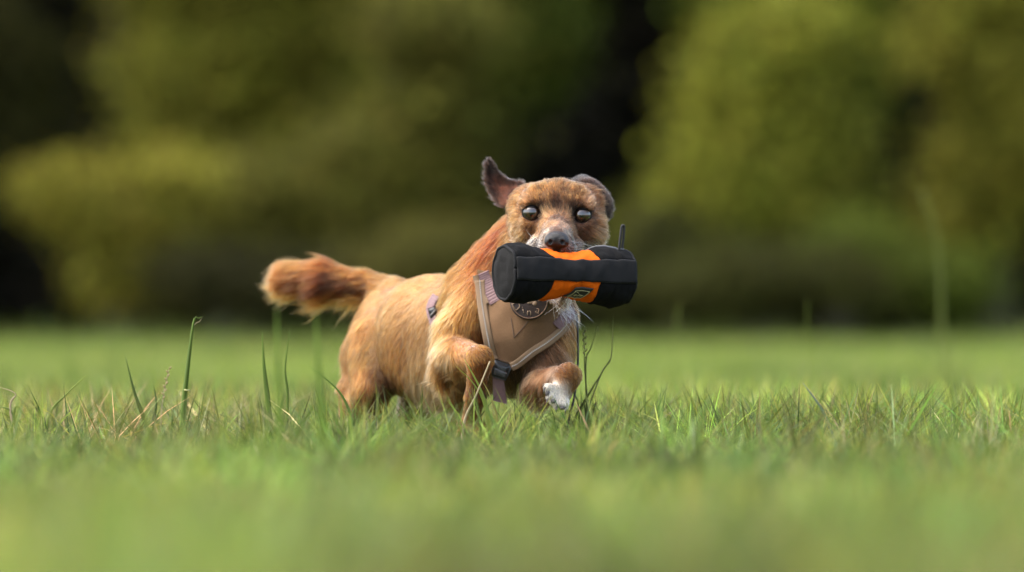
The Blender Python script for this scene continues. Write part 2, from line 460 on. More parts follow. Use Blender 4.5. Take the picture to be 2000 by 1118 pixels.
tag(link("far_wood", me, LEAF, smooth=False), kind="stuff", label="dark continuous wood far behind the field")
# ------------------------------------------------------------------ the dog: one skin grown from a distance field
class Field:
    def __init__(self):
        self.p = []
    def cap(self, a, ra, b, rb, k=18):
        A, Bp = W(*a), W(*b)
        self.p.append(('c', A, ra * S(a[2]), Bp, rb * S(b[2]), k * S(0), 1)); return self
    def ell(self, c, r, k=18, rot=None, sub=False):
        rr = np.array([r[0] * S(c[2]), r[1] * S(c[2]), r[2] * S(c[2])])   # x, depth, z radii in photo pixels
        m = np.eye(3) if rot is None else np.array(Matrix.Rotation(R(rot[1]), 3, rot[0]))
        self.p.append(('e', W(*c), rr, m, None, k * S(0), -1 if sub else 1)); return self
    @staticmethod
    def one(pr, P):
        if pr[0] == 'c':
            A, Bp = pr[1], pr[3]
            ab = Bp - A
            t = np.clip(((P - A) @ ab) / (ab @ ab + 1e-12), 0, 1)
            return np.linalg.norm(P - A - t[..., None] * ab, axis=-1) - (pr[2] + t * (pr[4] - pr[2]))
        q = (P - pr[1]) @ pr[3]
        k0 = np.linalg.norm(q / pr[2], axis=-1); k1 = np.linalg.norm(q / pr[2] ** 2, axis=-1) + 1e-9
        return k0 * (k0 - 1) / k1
    @staticmethod
    def mix(f, g, k, sg):
        if sg > 0:
            h = np.maximum(k - np.abs(f - g), 0) / k
            return np.minimum(f, g) - h * h * k * 0.25
        h = np.maximum(k - np.abs(f + g), 0) / k
        return np.maximum(f, -g) + h * h * k * 0.25
    def __call__(self, P):
        f = np.full(P.shape[:-1], 1.0)
        for pr in self.p:
            f = self.mix(f, self.one(pr, P), pr[5], pr[6])
        return f
    def grad(self, P, e=0.0012):
        g = np.stack([self(P + np.eye(3)[i] * e) - self(P - np.eye(3)[i] * e) for i in range(3)], -1)
        return g / (np.linalg.norm(g, axis=-1)[..., None] + 1e-9)
    def bounds(self):
        lo, hi = [], []
        for pr in self.p:
            if pr[6] < 0: continue
            if pr[0] == 'c':
                lo.append(np.minimum(pr[1] - pr[2], pr[3] - pr[4])); hi.append(np.maximum(pr[1] + pr[2], pr[3] + pr[4]))
            else:
                m = pr[2].max(); lo.append(pr[1] - m); hi.append(pr[1] + m)
        return np.min(lo, 0) - 0.012, np.max(hi, 0) + 0.012
    def surface(self, h):
        """naive surface nets"""
        lo, hi = self.bounds()
        n = np.ceil((hi - lo) / h).astype(int) + 2
        ax = [lo[i] + h * np.arange(n[i]) for i in range(3)]
        f = np.full(n, 1.0)
        for pr in self.p:
            if pr[0] == 'c':
                l = np.minimum(pr[1] - pr[2], pr[3] - pr[4]); u = np.maximum(pr[1] + pr[2], pr[3] + pr[4])
            else:
                m = pr[2].max(); l, u = pr[1] - m, pr[1] + m
            pad = pr[5] + 3 * h
            i0 = np.clip(np.floor((l - pad - lo) / h).astype(int), 0, n); i1 = np.clip(np.ceil((u + pad - lo) / h).astype(int) + 1, 0, n)
            sl = tuple(slice(a, b) for a, b in zip(i0, i1))
            P = np.stack(np.meshgrid(ax[0][sl[0]], ax[1][sl[1]], ax[2][sl[2]], indexing='ij'), -1)
            f[sl] = self.mix(f[sl], self.one(pr, P), pr[5], pr[6])
        nc = n - 1
        cnt = np.zeros(nc); acc = np.zeros((*nc, 3))
        o = [(a, b, c) for a in (0, 1) for b in (0, 1) for c in (0, 1)]
        def cor(t): return f[t[0]:t[0] + nc[0], t[1]:t[1] + nc[1], t[2]:t[2] + nc[2]]
        for i, a in enumerate(o):
            for b in o[i + 1:]:
                if sum(abs(x - y) for x, y in zip(a, b)) != 1: continue
                fa, fb = cor(a), cor(b)
                cr = (fa < 0) != (fb < 0)
                t = np.where(cr, fa / (fa - fb + 1e-20), 0)
                for j in range(3):
                    acc[..., j] += np.where(cr, a[j] + t * (b[j] - a[j]), 0)
                cnt += cr
        act = cnt > 0
        idx = -np.ones(nc, int); idx[act] = np.arange(act.sum())
        ii = np.argwhere(act)
        V = lo + h * (ii + acc[act] / cnt[act][:, None])
        Q = []
        for axn in range(3):
            s0 = [slice(None)] * 3; s1 = [slice(None)] * 3
            s0[axn] = slice(0, -1); s1[axn] = slice(1, None)
            a, b = f[tuple(s0)] < 0, f[tuple(s1)] < 0
            e = np.argwhere(a != b)
            u, v = (axn + 1) % 3, (axn + 2) % 3
            e = e[(e[:, u] > 0) & (e[:, v] > 0) & (e[:, u] < nc[u]) & (e[:, v] < nc[v])]
            def at(du, dv):
                g = e.copy(); g[:, u] += du; g[:, v] += dv
                return idx[g[:, 0], g[:, 1], g[:, 2]]
            q = np.stack([at(-1, -1), at(0, -1), at(0, 0), at(-1, 0)], -1)
            fl = b[tuple(e.T)]
            q[fl] = q[fl][:, ::-1]
            Q.append(q)
        Q = np.vstack(Q); Q = Q[(Q >= 0).all(1)]
        return V, Q
    def hit(self, px, py, start=-0.32):
        """where the line of sight through a photo point meets the field; depth"""
        px, py = np.asarray(px, float), np.asarray(py, float)
        d = np.full(px.shape, start)
        for _ in range(90):
            d = d + np.clip(self(WA(px, py, d)), -0.01, 0.05) * 0.8
            d = np.minimum(d, 0.6)
        return d

T = Field()                                        # trunk alone (the harness lies on it)
T.ell((1014, 648, .06), (99, 100, 116), 40)       # chest
T.cap((985, 640, .10), 104, (850, 655, .27), 108, 50)
T.cap((850, 645, .27), 95, (776, 640, .40), 78, 40)
T.cap((905, 722, .15), 60, (800, 712, .29), 60, 40)   # hanging belly
T.cap((1075, 470, .03), 74, (1000, 590, .09), 96, 40)   # neck
T.cap((1058, 455, .04), 68, (965, 575, .11), 86, 40)
D = Field(); D.p = list(T.p)
D.cap((776, 640, .39), 64, (732, 695, .38), 56, 40)
D.cap((732, 695, .38), 54, (714, 775, .36), 38, 30)     # near haunch
D.cap((738, 668, .33), 58, (724, 765, .28), 38, 22)     # thigh to knee
D.cap((728, 770, .30), 32, (690, 800, .38), 22, 20)     # shank to hock
D.cap((690, 760, .38), 30, (690, 800, .38), 22, 20)
D.cap((690, 800, .38), 20, (712, 914, .36), 17, 12)
D.ell((716, 914, .34), (20, 28, 14), 12)
D.cap((830, 650, .42), 70, (815, 780, .40), 34, 30)     # far hind leg
D.cap((815, 780, .40), 28, (800, 910, .44), 18, 14)
D.ell((803, 914, .42), (19, 26, 13), 12)
D.cap((945, 600, .055), 62, (905, 655, .03), 52, 30)    # shoulder, photo left
D.cap((905, 655, .03), 50, (872, 712, .01), 29, 22)     # upper arm
D.cap((885, 690, .0), 34, (938, 702, -.10), 24, 16)     # forearm, towards the camera
D.cap((938, 702, -.10), 24, (928, 775, -.085), 18, 12)  # wrist folded down
D.cap((928, 775, -.085), 18, (916, 838, -.06), 17, 12)
for tx, ty in ((898, 842), (910, 850), (924, 850), (935, 843)):
    D.cap((tx + 4, ty - 14, -.07), 10, (tx, ty, -.078), 8, 6)
D.cap((1076, 612, .05), 44, (1076, 690, .02), 38, 26)   # shoulder, photo right
D.cap((1076, 690, .02), 37, (1050, 752, .0), 27, 20)
D.cap((1052, 750, .0), 27, (1110, 735, -.10), 23, 16)
D.cap((1110, 733, -.10), 23, (1092, 775, -.105), 21, 12)
for tx, ty in ((1070, 757), (1076, 774), (1089, 788), (1103, 790)):
    D.cap((1094, 764, -.108), 12, (tx, ty, -.122), 9.5, 5)
D.cap((770, 575, .40), 34, (720, 556, .44), 22, 24)     # tail
D.cap((720, 556, .44), 22, (640, 545, .47), 29, 16)
D.cap((640, 545, .47), 30, (562, 538, .50), 24, 12)
# head
D.ell((1088, 418, -.015), (84, 80, 67), 24)
D.ell((1030, 398, .0), (34, 44, 34), 20)
D.ell((1148, 395, .0), (34, 44, 34), 20)
D.ell((1038, 446, -.03), (38, 48, 38), 20)
D.ell((1144, 450, -.03), (38, 48, 38), 20)
D.cap((1044, 394, -.050), 22, (1062, 400, -.058), 15, 22)
D.cap((1130, 398, -.050), 22, (1114, 402, -.058), 15, 22)
D.ell((1088, 395, -.045), (50, 34, 34), 26)
D.cap((1088, 448, -.06), 36, (1087, 466, -.135), 24, 22)
D.cap((1056, 476, -.082), 19, (1118, 480, -.082), 19, 18)
D.cap((1073, 480, -.116), 18, (1104, 483, -.116), 18, 14)
D.cap((1090, 535, -.0), 44, (1096, 578, -.085), 17, 24)     # lower jaw under the toy
EYES = []
for ex, ey in ((1039, 416), (1136, 421)):
    d0 = float(D.hit(ex, ey))
    EYES.append((ex, ey, d0))
for ex, ey, d0 in EYES:
    sx = -1 if ex < 1087 else 1
    D.cap((ex - sx * 10, ey - 22, d0 + .001), 9, (ex + sx * 14, ey - 18, d0 + .004), 9, 12)   # upper lid fold
    D.cap((ex - sx * 12, ey + 18, d0 + .002), 8, (ex + sx * 14, ey + 15, d0 + .005), 8, 10)   # lower lid
    D.ell((ex, ey, d0 - .004), (18.8, 15, 17), 5, sub=True)

dog_base = np.array([W(900, 0, 0.15)[0], 0.15, 0.0])
V, Q = D.surface(0.0036)
for _ in range(2):                                   # settle the grid steps
    acc = np.zeros_like(V); c = np.zeros(len(V))
    for a, b in ((0, 1), (1, 2), (2, 3), (3, 0)):
        np.add.at(acc, Q[:, a], V[Q[:, b]]); np.add.at(c, Q[:, a], 1)
        np.add.at(acc, Q[:, b], V[Q[:, a]]); np.add.at(c, Q[:, b], 1)
    V = V * 0.4 + 0.6 * acc / np.maximum(c, 1)[:, None]

# coat map: (px, py, depth or None, growth direction px right / px down / away, length mm, lift, colour)
G = [
 (1088,362,None, 0,-1,.8, 9,.4,'#a86e44'), (1087,395,None, 0,-1,.3, 8,.25,'#6a4230'), (1050,368,None, -.4,-.8,.7, 9,.4,'#b87c44'), (1126,370,None, .4,-.8,.7, 9,.4,'#ae744a'),
 (1068,385,None, -.1,-1,.4, 6,.22,'#a87046'), (1106,388,None, .1,-1,.4, 6,.22,'#a6704a'),
 (1087,425,None, 0,-1,.05, 7,.25,'#744c3a'), (1066,418,None, -.3,-1,0, 11,.35,'#dcb690'), (1108,422,None, .3,-1,0, 11,.35,'#d0a88a'), (1075,440,None,-.3,-.9,.1,8,.3,'#c29a74'),
 (1098,442,None,.3,-.9,.1,8,.3,'#b8947a'),
 (1018,392,None, -.9,-.3,.5, 10,.35,'#c08c54'), (1158,396,None, .9,-.3,.5, 10,.35,'#b27e58'), (1010,418,None, -.9,.2,.5, 14,.42,'#d0a470'), (1166,425,None, .9,.2,.5, 14,.42,'#c09470'),
 (1012,448,None, -.8,.5,.5, 12,.32,'#dcb68a'), (1165,452,None, .8,.5,.5, 13,.34,'#c8a080'), (998,472,None, -.6,.8,.4, 14,.3,'#d0a068'), (1180,478,None, .8,.5,.3, 18,.4,'#c09060'),
 (1022,408,None, -.8,-.3,.3, 5,.2,'#5a4030'), (1154,414,None, .8,-.2,.3, 5,.2,'#523a2e'), (1039,398,None, -.2,-1,.3, 5,.2,'#74543c'), (1134,403,None, .2,-1,.3, 5,.2,'#6a4a38'), (1055,424,None,.3,.6,.1,5,.2,'#6a4a38'), (1120,428,None,-.3,.6,.1,5,.2,'#5c4236'), (1057,402,None, -.2,-.9,.2, 5,.25,'#5a4636'), (1118,406,None, .2,-.9,.2, 5,.25,'#4c3c32'), (1044,385,None,-.4,-.8,.5,7,.22,'#c08048'), (1132,388,None,.4,-.8,.5,7,.22,'#b87848'), (1040,443,None, -.7,.4,.3, 7,.25,'#a57448'), (1140,447,None, .7,.4,.3, 7,.25,'#96694c'),
 (1060,437,None, -.7,.25,.2, 8,.3,'#b98a60'), (1116,440,None, .7,.25,.2, 8,.3,'#a07a60'), (1030,398,None,-.6,-.6,.3,13,.4,'#d2a884'), (1145,402,None,.6,-.6,.3,13,.4,'#c69c80'),
 (1087,451,None, 0,-1,.4, 4,.2,'#84675a'), (1064,458,None, -.8,.0,.4, 9,.3,'#cabcb2'), (1110,461,None, .8,.0,.4, 9,.3,'#c0b6b0'),
 (1058,472,None, -.85,.2,.45, 10,.3,'#c4b8b0'), (1115,475,None, .85,.2,.45, 10,.3,'#bcb4b0'), (1040,482,None, -.8,.4,.5, 14,.3,'#d4c8be'), (1137,486,None, .8,.4,.4, 14,.3,'#ccc4c2'),
 (1100,493,None, .3,.6,0, 4,.2,'#c4a2a8'), (1072,492,None, -.3,.6,0, 5,.2,'#d0b8b8'), (1018,480,None, -.85,.3,.4, 15,.32,'#d0b294'), (1158,488,None, .85,.3,.4, 14,.32,'#b8a89c'),
 (1112,592,None, .9,.5,.1, 20,.3,'#b89478'), (1125,588,None, 1,.3,.1, 20,.3,'#b89c88'), (1060,596,None, -.2,1,0, 14,.2,'#8a5a3c'), (1088,600,None, .3,.9,0, 18,.22,'#946848'), (1105,612,None,.4,.9,0,16,.2,'#a07450'), (1080,625,.02,.1,1,0,14,.15,'#a07048'),(1110,632,.0,.2,1,.1,16,.18,'#b07a48'),
 (972,440,None, -.75,.5,.5, 22,.34,'#af4f1b'), (976,462,None,-.6,.8,.4,24,.3,'#af4f1b'), (955,480,None, -.6,.8,.4, 28,.32,'#b25620'), (940,505,None, -.5,.9,.3, 32,.3,'#b86228'), (960,525,None,-.1,1,.0,30,.25,'#b35f2a'), (930,480,None,-.8,.6,.5,26,.34,'#bd6d30'), (905,535,None, -.8,.5,.7, 28,.24,'#bd6f34'), (885,560,None,-.7,.7,.6,26,.24,'#cd8444'),
 (1192,470,None, .8,.6,.3, 18,.32,'#cf9450'), (1185,440,.04, .8,.5,.4, 14,.32,'#8a6448'), (1130,560,.05, .5,.9,.2, 18,.25,'#b88050'),
 (905,575,None, -.35,.9,.3, 24,.22,'#d29a5e'), (872,612,None, -.4,.85,.4, 22,.22,'#dcae72'), (910,630,None, -.15,1,0, 18,.2,'#cf8c4a'), (930,600,None, -.2,1,.1, 22,.22,'#cc8846'),
 (935,655,None, .3,.9,-.2, 12,.2,'#c0702c'),
 (850,540,None, -.85,.4,.6, 22,.18,'#d39a5c'), (805,545,None, -.85,.25,.6, 13,.12,'#d0a26c'), (765,560,None, -.8,.4,.6, 13,.12,'#cea068'), (800,610,None, -.65,.7,.5, 14,.11,'#d0a068'), (830,640,None,-.5,.85,.4,15,.12,'#d0a068'),
 (825,700,None, -.35,.95,.3, 16,.13,'#d6ac76'), (770,680,None, -.5,.85,.4, 15,.14,'#cf9858'), (765,630,None,-.6,.75,.45,14,.13,'#d2a064'), (840,765,None, -.15,1,.1, 36,.2,'#dcc4a0'), (872,785,None, -.1,1,.1, 40,.2,'#dcc4a0'), (795,780,None, -.2,1,.15, 34,.2,'#cdb08a'), (900,770,None,-.1,1,.1,34,.2,'#b08a60'),
 (725,590,None, -.6,.75,.35, 13,.13,'#d6a468'), (690,660,None, -.35,.95,.15, 14,.14,'#c88e50'), (720,690,None, -.25,1,.1, 14,.13,'#b47a40'), (668,720,None, -.15,1,.0, 13,.14,'#cb9660'), (690,790,None, -.1,1,0, 10,.14,'#c08a50'),
 (740,745,None, .0,1,.1, 14,.14,'#a06832'), (700,740,None,-.15,1,0,13,.14,'#bf8648'), (815,790,.38, 0,1,0, 10,.15,'#9a6432'), (810,840,.40,0,1,0,8,.15,'#a87040'), (820,760,.36,0,1,0,10,.15,'#9a6432'), (712,860,None,0,1,0,6,.15,'#c89a60'),  # first guide darker: shade between thigh and belly put into the coat
 (1118,650,None, .15,1,.15, 20,.22,'#c47a3c'), (1112,610,None, .2,1,.15, 18,.22,'#c07e46'), (1065,705,None, .5,.8,0, 26,.22,'#9a765c'), (1020,745,None, .1,1,.1, 26,.2,'#94806c'), (1098,690,None, .7,.65,0, 24,.26,'#c4a68c'), (1105,668,None,.4,.9,.1,20,.2,'#c07c40'), (990,760,None, -.1,1,.1, 22,.2,'#8a7460'),  # grey-brown guides below the chest include its underside shade
 (1055,710,None,.2,1,0,26,.22,'#a88c74'),
 (900,675,None, .5,.5,-.7, 10,.16,'#d99e58'), (930,690,None, .6,.6,-.5, 8,.15,'#cf8640'), (945,712,None, .0,1,-.1, 6,.14,'#bf7030'), (932,770,None, -.15,1,.0, 6,.14,'#b06a2c'), (915,830,None, -.15,1,0, 5,.14,'#b87e40'),
 (862,695,None, -.35,.9,.25, 22,.2,'#dcb07c'), (866,735,None, -.1,1,.15, 34,.22,'#b88a58'), (858,720,None,-.3,.9,.1,26,.24,'#cfa678'), (890,745,-.02, 0,1,.1, 26,.22,'#a87a50'), (905,730,-.05,-.1,1,.1,14,.2,'#b07034'),
 (1120,722,None, .3,.6,-.3, 7,.16,'#c67e3e'), (1126,755,None, -.1,1,.0, 7,.16,'#bf7c40'), (1095,725,None, .5,.4,-.5, 8,.16,'#c07a42'), (1048,765,None, -.1,1,.1, 24,.22,'#a2765a'), (1060,735,None, .2,1,0, 16,.2,'#a87c5e'),
 (1072,755,-.12, -.4,.8,-.2, 5,.16,'#efebe6'), (1080,775,-.122, -.2,1,-.1, 5,.16,'#efebe6'), (1095,785,-.122, 0,1,-.1, 5,.16,'#e8e4e0'), (1104,770,-.11,.1,1,0,6,.16,'#d8c8b8'),
 (735,550,None, -.9,-.1,.3, 16,.22,'#b4733c'), (690,532,None, -.95,-.15,.25, 26,.25,'#b06a36'), (690,560,None, -.9,.3,.2, 26,.2,'#96562a'), (640,522,None, -.97,-.15,.2, 34,.26,'#aa5f2e'), (640,545,None, -.97,.12,.1, 34,.25,'#8a4c24'), (640,558,None, -.9,.35,.1, 36,.25,'#6a3a1c'), (645,572,None, -.65,.8,.1, 44,.5,'#c98a44'),
 (590,517,None, -.97,-.12,.2, 32,.27,'#b4733e'), (585,540,None, -.95,.15,.1, 36,.28,'#8e5028'), (590,552,None, -.9,.4,.1, 36,.3,'#7a4220'), (592,563,None, -.65,.8,.1, 44,.5,'#d4a052'), (555,526,None, -.97,-.05,.1, 22,.28,'#b87e4e'), (550,548,None, -.8,.6,0, 28,.36,'#c89254'), (700,578,None, -.6,.85,.1, 36,.4,'#c88c48'), (540,538,.5,-1,.15,0,18,.35,'#b88860'),
 (640,545,.50, -.9,.1,.3, 34,.24,'#a56030'), (900,600,.25, -.8,.3,.6, 20,.15,'#d2a068'), (1000,520,.17, -.6,-.2,.9, 24,.2,'#c8763a'), (1100,620,.2,-.2,.8,.8,18,.2,'#c89a68'), (1088,400,.07, 0,-.3,1, 8,.2,'#b46e38'), (830,640,.5,-.6,.5,.7,16,.15,'#cfa068'),
]
gp = np.array([W(g[0], g[1], float(D.hit(g[0], g[1])) if g[2] is None else g[2]) for g in G])
gd = np.array([[g[3], g[5], -g[4]] for g in G], float); gd /= np.linalg.norm(gd, axis=1)[:, None]
gl = np.array([g[6] for g in G]) * 0.001
gf = np.array([g[7] for g in G])
gc = np.array([lin(g[8]) for g in G]) ** 1.08 * 0.225 * np.array([1.05, .97, .84])
_r = gc[:, :1] / gc[:, 1:2]; gc = gc * np.where(gc.min(1, keepdims=True) > .065, 1.0, np.where(_r < 2.7, np.array([[1.0, .89, .78]]), np.array([[.86, 1.0, .88]])))
gc = gc * (1 + 1.6 * np.array([lin(g[8]).min() for g in G])[:, None] ** 1.4)
def coat(P):
    d = np.zeros((len(P), 3)); L = np.zeros(len(P)); lf = np.zeros(len(P)); c = np.zeros((len(P), 3))
    for s in range(0, len(P), 20000):
        q = P[s:s + 20000]
        d2 = ((q[:, None, :] - gp[None]) ** 2).sum(-1)
        w = 1.0 / (d2 + 4.0e-5) ** 2.6
        w /= w.sum(1, keepdims=True)
        d[s:s + 20000] = w @ gd; L[s:s + 20000] = w @ gl; lf[s:s + 20000] = w @ gf; c[s:s + 20000] = w @ gc
    return d / (np.linalg.norm(d, axis=1)[:, None] + 1e-9), L, lf, c

M = NodeMat("dog_skin")
at = M.n("ShaderNodeAttribute", attribute_name="tint")
M.l(at.outputs["Color"], M.b.inputs["Base Color"]); M.b.inputs["Roughness"].default_value = 0.8
SKIN = M.m
M = NodeMat("dog_hair")
at = M.n("ShaderNodeAttribute", attribute_name="tint")
hb = M.n("ShaderNodeBsdfHairPrincipled"); hb.model = 'CHIANG'; hb.parametrization = 'COLOR'
hb.inputs["IOR"].default_value = 1.28; hb.inputs["Roughness"].default_value = 0.5; hb.inputs["Radial Roughness"].default_value = 0.55
hb.inputs["Coat"].default_value = 0.0; hb.inputs["Random Roughness"].default_value = 0.2
M.l(at.outputs["Color"], hb.inputs["Color"]); M.l(hb.outputs[0], M.out.inputs["Surface"])
HAIR = M.m

_, _, _, vc = coat(V)
me = mesh_np("dog", V - dog_base, Q)
point_color(me, vc)
dog = link("dog", me, SKIN, base=dog_base)
tag(dog, "small tan terrier cross running through the grass with a toy in its mouth", "dog")

def sample(V, Q, n, weight=None):
    """random points on a quad mesh"""
    a, b, c, d = V[Q[:, 0]], V[Q[:, 1]], V[Q[:, 2]], V[Q[:, 3]]
    T3 = np.concatenate([np.stack([a, b, c], 1), np.stack([a, c, d], 1)])
    ar = 0.5 * np.linalg.norm(np.cross(T3[:, 1] - T3[:, 0], T3[:, 2] - T3[:, 0]), axis=1)
    if weight is not None: ar = ar * weight(T3.mean(1))
    k = rng.choice(len(T3), n, p=ar / ar.sum())
    u, v = rng.random(n), rng.random(n)
    f = u + v > 1; u[f], v[f] = 1 - u[f], 1 - v[f]
    t = T3[k]
    return t[:, 0] + u[:, None] * (t[:, 1] - t[:, 0]) + v[:, None] * (t[:, 2] - t[:, 0])

def px_of(P):
    s = (CAM_D + P[:, 1]) / FPX
    return 1000 + P[:, 0] / s, HOR - (P[:, 2] - CAM_Z) / s

def grow(name, P, N, dirs, L, lift, C, parent, base, rad=0.00022, clump_n=None, clump=0.45, K=6, droop=0.25, seed=1, label=None, jit=.20, calm=1.0):
    r = np.random.default_rng(seed)
    n = len(P)
    wk = np.clip(0.013 / L, 0.35, 1.0)[:, None] * calm
    wob = wk * (np.stack([vnoise(P, 55, seed + i) for i in range(3)], -1) * 0.45 + np.stack([vnoise(P, 160, seed + 9 + i) for i in range(3)], -1) * 0.30)
    t = dirs + wob + r.normal(0, 0.10, (n, 3))
    t = t - (t * N).sum(1)[:, None] * N
    t /= np.linalg.norm(t, axis=1)[:, None] + 1e-9
    lf = lift * np.exp(r.normal(0, 0.3, n))
    L = L * np.exp(r.normal(0, 0.22, n)) * (1 + 0.25 * np.clip(0.016 / L, .2, 1) * vnoise(P, 70, seed + 20))
    s = np.linspace(0, 1, K)[None, :, None]
    Ld = L[:, None, None]
    g = np.array([0, 0, -1.0])
    X = P[:, None, :] + Ld * (s * (t[:, None, :] + lf[:, None, None] * N[:, None, :]) + s * s * (-0.45 * lf[:, None, None] * N[:, None, :] + droop * 0.5 * g))
    cj = np.ones(n)
    if clump_n:
        cid = r.choice(n, min(clump_n, n), replace=False)
        kd = kdtree.KDTree(len(cid))
        for i, k in enumerate(cid): kd.insert(P[k], i)
        kd.balance()
        near = np.array([kd.find(p)[1] for p in P]); cj = np.exp(r.normal(0, jit, len(cid)))[near]
        tip = X[cid[near]]
        ok = np.linalg.norm(P - P[cid[near]], axis=1) < 0.012
        w = clump * (s ** 1.6) * ok[:, None, None] * r.uniform(0.3, 1.0, (n, 1, 1))
        X = X * (1 - w) + tip * w
    # keep hair outside the skin
    hc = bpy.data.hair_curves.new(name)
    hc.add_curves([K] * n)
    hc.position_data.foreach_set("vector", (X - np.asarray(base)).astype(np.float32).ravel())
    ra = hc.attributes.get("radius") or hc.attributes.new("radius", 'FLOAT', 'POINT')
    prof = np.array([1, 1, .95, .8, .55, .15])[:K]
    ra.data.foreach_set("value", (rad * r.uniform(0.7, 1.25, (n, 1)) * prof[None]).astype(np.float32).ravel())
    ca = hc.attributes.new("tint", 'FLOAT_COLOR', 'CURVE')
    c4 = np.ones((n, 4), np.float32)
    j = np.exp(r.normal(0, 0.24, (n, 1)) + 0.22 * vnoise(P, 130, seed + 40)[:, None])
    q_ = r.random((n, 1)); j = j * cj[:, None] * np.where(q_ < .14, .5, np.where(q_ > .88, 1.6, 1.0))
    c4[:, :3] = np.clip(C * j, 0.004, 0.92)
    ca.data.foreach_set("color", c4.ravel())
    hc.materials.append(HAIR)
    o = bpy.data.objects.new(name, hc)
    col.objects.link(o)
    o.parent = parent
    o["kind"] = "stuff"
    if label: o["label"] = label
    return o

VEST = np.array([(950, 552), (936, 566), (940, 612), (951, 662), (958, 700), (1000, 718), (1040, 690), (1085, 660), (1122, 622), (1120, 590), (1000, 560), (960, 540)], float)
def inside(px, py, poly):
    r = np.zeros(len(px), bool); j = len(poly) - 1
    for i in range(len(poly)):
        xi, yi, xj, yj = *poly[i], *poly[j]
        r ^= ((yi > py) != (yj > py)) & (px < (xj - xi) * (py - yi) / (yj - yi + 1e-12) + xi)
        j = i
    return r
def keep_mask(P):
    px, py = px_of(P)
    m = np.ones(len(P), bool)
    for ex, ey, d0 in EYES:
        m &= ~((np.hypot((px - ex), (py - ey) * 1.1) < 18.2) & (P[:, 1] < 0.0))
    m &= ~((np.hypot((px - 1087) / 27, (py - 469) / 20) < 1) & (P[:, 1] < -.11))
    # beneath the harness cloth (measured against the trunk, so legs and jaw keep their hair)
    m &= ~(inside(px, py, VEST) & (T(P) < 0.012) & (P[:, 1] < 0.14))
    return m
def wgt(P):
    px, py = px_of(P)
    w = np.where(P[:, 1] > 0.25, 0.75, 1.0)
    w = np.where((px > 960) & (py < 520) & (P[:, 1] < 0.03), 2.6, w)      # finer, denser hair on the face
    return w * np.where((py > 850), 0.5, 1.0)
P = sample(V, Q, 175000, wgt)
P = P[keep_mask(P)]
N = D.grad(P)
dr, L, lf, C = coat(P)
hx, hy = px_of(P)
face = (hx > 990) & (hy < 512) & (P[:, 1] < -.03)
grow("fur", P[~face], N[~face], dr[~face], L[~face], lf[~face], C[~face], dog, dog_base, rad=0.00030, clump_n=11000, clump=0.6, calm=.72, seed=3)
mz = (hy > 462) & (hx > 1015) & (hx < 1165) & (rng.random(len(P)) < .24)      # pepper and salt round the mouth
C[mz & face] = np.array([.010, .009, .009])
mz = (hy > 466) & (hx > 1010) & (hx < 1165) & (rng.random(len(P)) < .22)
C[mz & face] = np.array([.34, .33, .32])
grow("face_fur", P[face], N[face], dr[face], L[face], lf[face], C[face], dog, dog_base, rad=0.00029, clump_n=2200, clump=0.55, droop=0.1, jit=.34, seed=5)

# whiskers and the pale wisps under the chin
wp, wd, wl, wcx = [], [], [], []
for i in range(16):
    sx = -1 if i % 2 else 1
    px, py = 1087 + sx * rng.uniform(18, 48), rng.uniform(466, 490)
    wp.append(W(px, py, float(D.hit(px, py)))); wd.append([sx * 1.0, rng.uniform(-.2, .4), -rng.uniform(-.25, .45)]); wl.append(rng.uniform(.02, .045)); wcx.append(lin('#e8e0da') if rng.random() < .6 else lin('#3a302c'))
for i in range(100):
    px, py = rng.uniform(1068, 1118), rng.uniform(578, 612)
    wp.append(W(px, py, float(D.hit(px, py)))); wd.append([rng.uniform(-.3, 1.1), rng.uniform(-.3, .2), -rng.uniform(.1, .9)]); wl.append(rng.uniform(.015, .04)); wcx.append(lin('#ece6e0') * rng.uniform(.6, 1))
wp, wd = np.array(wp), np.array(wd)
grow("whiskers", wp, D.grad(wp), wd, np.array(wl), np.full(len(wp), .35), np.array(wcx) * .5, dog, dog_base, rad=0.00022, droop=.25, seed=8)

